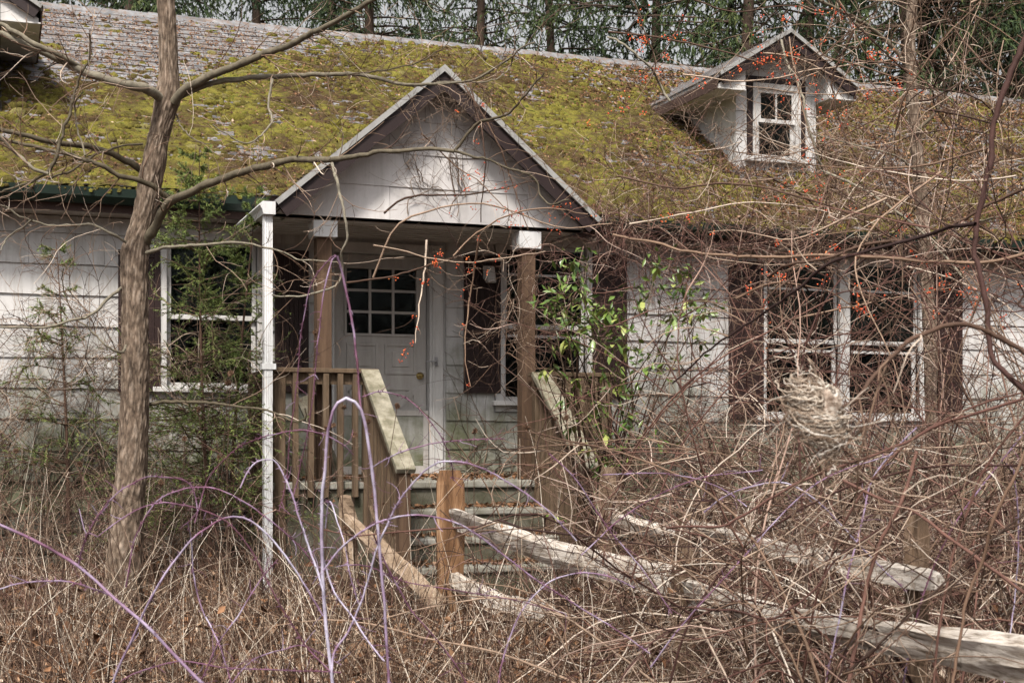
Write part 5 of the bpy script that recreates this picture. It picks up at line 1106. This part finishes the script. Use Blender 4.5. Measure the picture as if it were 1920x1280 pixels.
bramble('blue-purple bramble canes rising through the far fence at right',[
 ([(1545,1380),(1548,1280),(1565,1203),(1583,1105),(1604,1019),(1621,960),(1634,904),(1668,853),(1720,800)],7,5,.7),
 ([(1320,960),(1360,930),(1420,910),(1470,905),(1520,930),(1580,985),(1650,1060),(1700,1110)],5,4,.6),
 ([(1130,890),(1220,885),(1300,895),(1360,920),(1400,950)],4,3,.5),
 ([(1220,1250),(1280,1170),(1380,1060),(1480,950),(1560,890),(1680,850)],5,3.5,.5),
 ([(1690,1300),(1720,1150),(1780,1000),(1850,900),(1930,800)],6,5,.5),
 ([(1880,1300),(1900,1150),(1910,1000),(1900,880)],5,4,.7),
 ([(1090,1040),(1180,960),(1300,900),(1430,880)],4,3,.45)],5.0)

# ------------------------------------------------------------------ evergreen shrub beside the right railing
def pieris():
    root=thing('evergreen_shrub','evergreen shrub with drooping glossy leaf clusters right of the right porch post','shrub',(*W(1120,1000,11.0)[:2],0.1))
    tips=[(1075,490),(1074,535),(1030,565),(1048,580),(1078,598),(1108,590),(1135,585),(1160,600),(1082,645),(1118,640),(1040,690),(1022,700),(1080,712),(1100,780),(1075,795),(1125,755),(1165,715),(1205,690),(1230,500),(1285,512),(1292,562),(1302,595),(1322,572),(1312,640),(1140,870),(1232,820),(1042,965),(1110,610),(1060,640),(1150,650),(1180,650),(1140,700),(1100,840),(1130,810),(1180,780),(1150,930),(1260,600),(1200,560),(1270,540),(1090,560),(1060,745),(1250,680)]
    A=Acc(); base=W(1130,1010,11.2)
    lme={}
    for kk in range(3):
        t=(.15,.55,.95)[kk]; V=np.array([(0,0,0),(.35,.16,.05),(.75,.15,.02),(1,0,-.10),(.75,-.15,.02),(.35,-.16,.05),(.35,0,0),(.75,0,-.03)])*np.array([1,1,1]); Qs=np.array([(0,6,1,1)])
        me=bpy.data.meshes.new('leaf'); me.from_pydata([tuple(v) for v in V],[],[(0,6,1),(6,7,2,1),(7,3,2),(0,5,6),(5,4,7,6),(4,3,7)]); me.materials.append(MAT['glossy_leaf']); a=me.attributes.new('tint','FLOAT','POINT'); a.data.foreach_set('value',[t]*8); me.shade_smooth(); lme[kk]=me
    for (u,v) in tips:
        d=rng.uniform(9.7,10.3); e=W(u,v,d); mid=base*.45+e*.55+rng.normal(size=3)*.12; P=spline([base+rng.normal(size=3)*.05,mid,e],14); A.tubes(P[None],taper(1,14,.009,.003),5)
        for k in range(7):
            a=2*math.pi*k/7+rng.uniform(-.3,.3); el=rng.uniform(-1.1,.15); L=rng.uniform(.08,.12)
            t=Vector((math.cos(a)*math.cos(el),math.sin(a)*math.cos(el),math.sin(el))); z=Vector((0,0,1)); y=z.cross(t).normalized(); z=t.cross(y)
            M=Matrix((t,y,z)).transposed().to_4x4(); M=Matrix.Translation(Vector(e)+Vector(rng.normal(size=3)*.018))@M@Matrix.Scale(L,4)
            o=bpy.data.objects.new('leaf',lme[int(rng.integers(0,3))]); col.objects.link(o); o.parent=root; o.matrix_parent_inverse=Matrix.Translation(-root.location); o.matrix_basis=M
    A.build('stems',MAT['twig'],root,kind='stuff')
    n=620; tp=np.array([W(u,v,10.2) for u,v in tips if not (u<1125 and v>660)]); c=tp[rng.integers(0,len(tp),n)]+rng.normal(size=(n,3))*np.array([.07,.10,.075]); B=leaves(c,norm(rvec(n)+np.array([0,-.6,.5])),rng.uniform(.05,.095,n),aspect=.34,jit=.3,tint=np.clip(rng.normal(.35,.25,n),0,1)); B.build('inner_leaves',MAT['glossy_leaf'],root,kind='stuff')
pieris()

# ------------------------------------------------------------------ dead flower stalks with seed heads
def seed_me():
    V=[];f=[]; b=MB()
    r_=random.Random(5)
    for i in range(70):
        p=Vector((r_.gauss(0,1),r_.gauss(0,1),r_.gauss(0,1))).normalized(); q=p.orthogonal().normalized()*.22; w=p.cross(q)
        b.add([p*.35+q,p*.35-q*.5+w*.8,p*.35-q*.5-w*.8,p*(1.0+.15*r_.random())],[(0,1,3),(1,2,3),(2,0,3)])
    me=bpy.data.meshes.new('seed_head'); me.from_pydata(b.v,[],b.f); me.materials.append(MAT['seed']); return me
SM=seed_me()
for (u,v,wh) in [(592, 623, 'before the left porch post above the railing'), (432, 700, 'left of the downspout, upper of a pair'), (428, 718, 'left of the downspout, lower of a pair'), (645, 763, 'inside the loop of the tall silver cane'), (612, 803, 'touching the tall silver cane on its left'), (664, 815, 'just right of the tall silver cane, large'), (346, 822, 'right of the tree trunk below the window'), (372, 768, 'right of the tree trunk, highest there'), (745, 761, 'in front of the door crossbuck'), (690, 790, 'beside the top of the left handrail'), (625, 797, 'touching the tall silver cane on its right'), (890, 808, 'on white siding right of the door'), (986, 802, 'before the foot of the right porch post'), (1042, 785, 'over the right handrail, left of a pair'), (1062, 783, 'over the right handrail, right of a pair'), (302, 905, 'right of the trunk at the purple arches, upper'), (298, 935, 'right of the trunk at the purple arches, lower'), (215, 938, 'over the lower tree trunk bark'), (255, 1028, 'at the foot of the tree trunk'), (410, 857, 'between tree trunk and downspout, low'), (648, 990, 'above the fallen broken rail'), (738, 1000, 'before the left newel post'), (985, 870, 'right of the porch doorway near the step edge'), (1010, 880, 'at the top of the right stair balusters'), (30, 845, 'at the far left edge of the yard'), (150, 870, 'before the twiggy bush left of the trunk'), (700, 930, 'before the left stair balusters')]:
    d=rng.uniform(8.2,9.4); e=W(u,v,d); b0=np.array([e[0]+rng.normal()*.12,e[1]+rng.normal()*.12,0.0]); root=thing('dead_flower_stalk','dry brown seed head '+wh,'flower',tuple(b0),'dry seed heads')
    P=spline([b0,(b0+e)/2+rng.normal(size=3)*.03,e],12); A=Acc(); A.tubes(P[None],taper(1,12,.0032,.0018),4,np.array([.2])); A.build('stalk',MAT['grass'],root)
    o=bpy.data.objects.new('seed_head',SM); col.objects.link(o); o.parent=root; o.matrix_parent_inverse=Matrix.Translation(-root.location); o.location=e; s_=rng.uniform(.018,.028); o.scale=(s_,s_,s_*.75); o.rotation_euler=rng.uniform(0,3,3)

# ------------------------------------------------------------------ bird nest hung in the near branch
def nest():
    c=W(1530,770,2.95); root=thing('bird_nest','ragged bird nest of grass and pale bark on the arching near branch','nest',tuple(c))
    A=Acc(); n=300; th=rng.uniform(0,2*np.pi,n); sp=rng.uniform(1.0,4.5,n); h0=rng.normal(-.008,.038,n); N=14
    t=np.linspace(0,1,N)[None]*sp[:,None]+th[:,None]; h=h0[:,None]+rng.normal(0,.02,(n,1))*np.linspace(-1,1,N)[None]
    rr=np.sqrt(np.clip(1-(h/.095)**2,.10,1))*(.046+rng.normal(0,.010,(n,1))); tilt=.5
    P=np.stack([c[0]+rr*np.cos(t)+.004*rng.normal(size=(n,N)),c[1]+rr*np.sin(t)+h*tilt,c[2]+h+.25*rr*np.sin(t)+.003*rng.normal(size=(n,N))],-1)
    A.tubes(P,taper(n,N,rng.uniform(.0008,.0023,n),.0006),4); A.build('cup',MAT['nest'],root,kind='stuff')
    A=Acc(); m=70; p=c+rng.normal(size=(m,3))*np.array([.03,.02,.03]); D=rvec(m); D[:,2]-=.7; T=grow(p,D,rng.uniform(.05,.15,m),9,.2,.06); A.tubes(T,taper(m,9,.0011,.0005),4); A.build('loose_fibres',MAT['nest'],root,kind='stuff')
    V=[];Q=[]; g=10
    for i in range(g):
        for j in range(g):
            a=-.2+1.25*i/(g-1); z=-.045+.085*j/(g-1); rr=.050+.010*mnoise.noise(Vector((i*.7,j*.6,1)))-.25*abs(z)*abs(z)/.05; an=math.radians(-70)+a-YAW
            ed=.006*mnoise.noise(Vector((i*1.3,j*1.1,4)))
            V.append((c[0]+rr*math.cos(an),c[1]+rr*math.sin(an),c[2]+z+ed+.006*math.sin(i*.9)))
    Q=[(i*g+j,(i+1)*g+j,(i+1)*g+j+1,i*g+j+1) for i in range(g-1) for j in range(g-1)]
    o=pobj('bark_flake',V,Q,MAT['flake'],root,smooth=True); s=o.modifiers.new('solid','SOLIDIFY'); s.thickness=.002
MAT['flake']=surf('papery_pale_bark',[(.32,(.10,.065,.045)),(.48,(.32,.25,.20)),(.62,(.62,.57,.51)),(.8,(.74,.71,.67))],scale=34,stretch=(1,1,2.2),bmp=.5,fine=160)
nest()
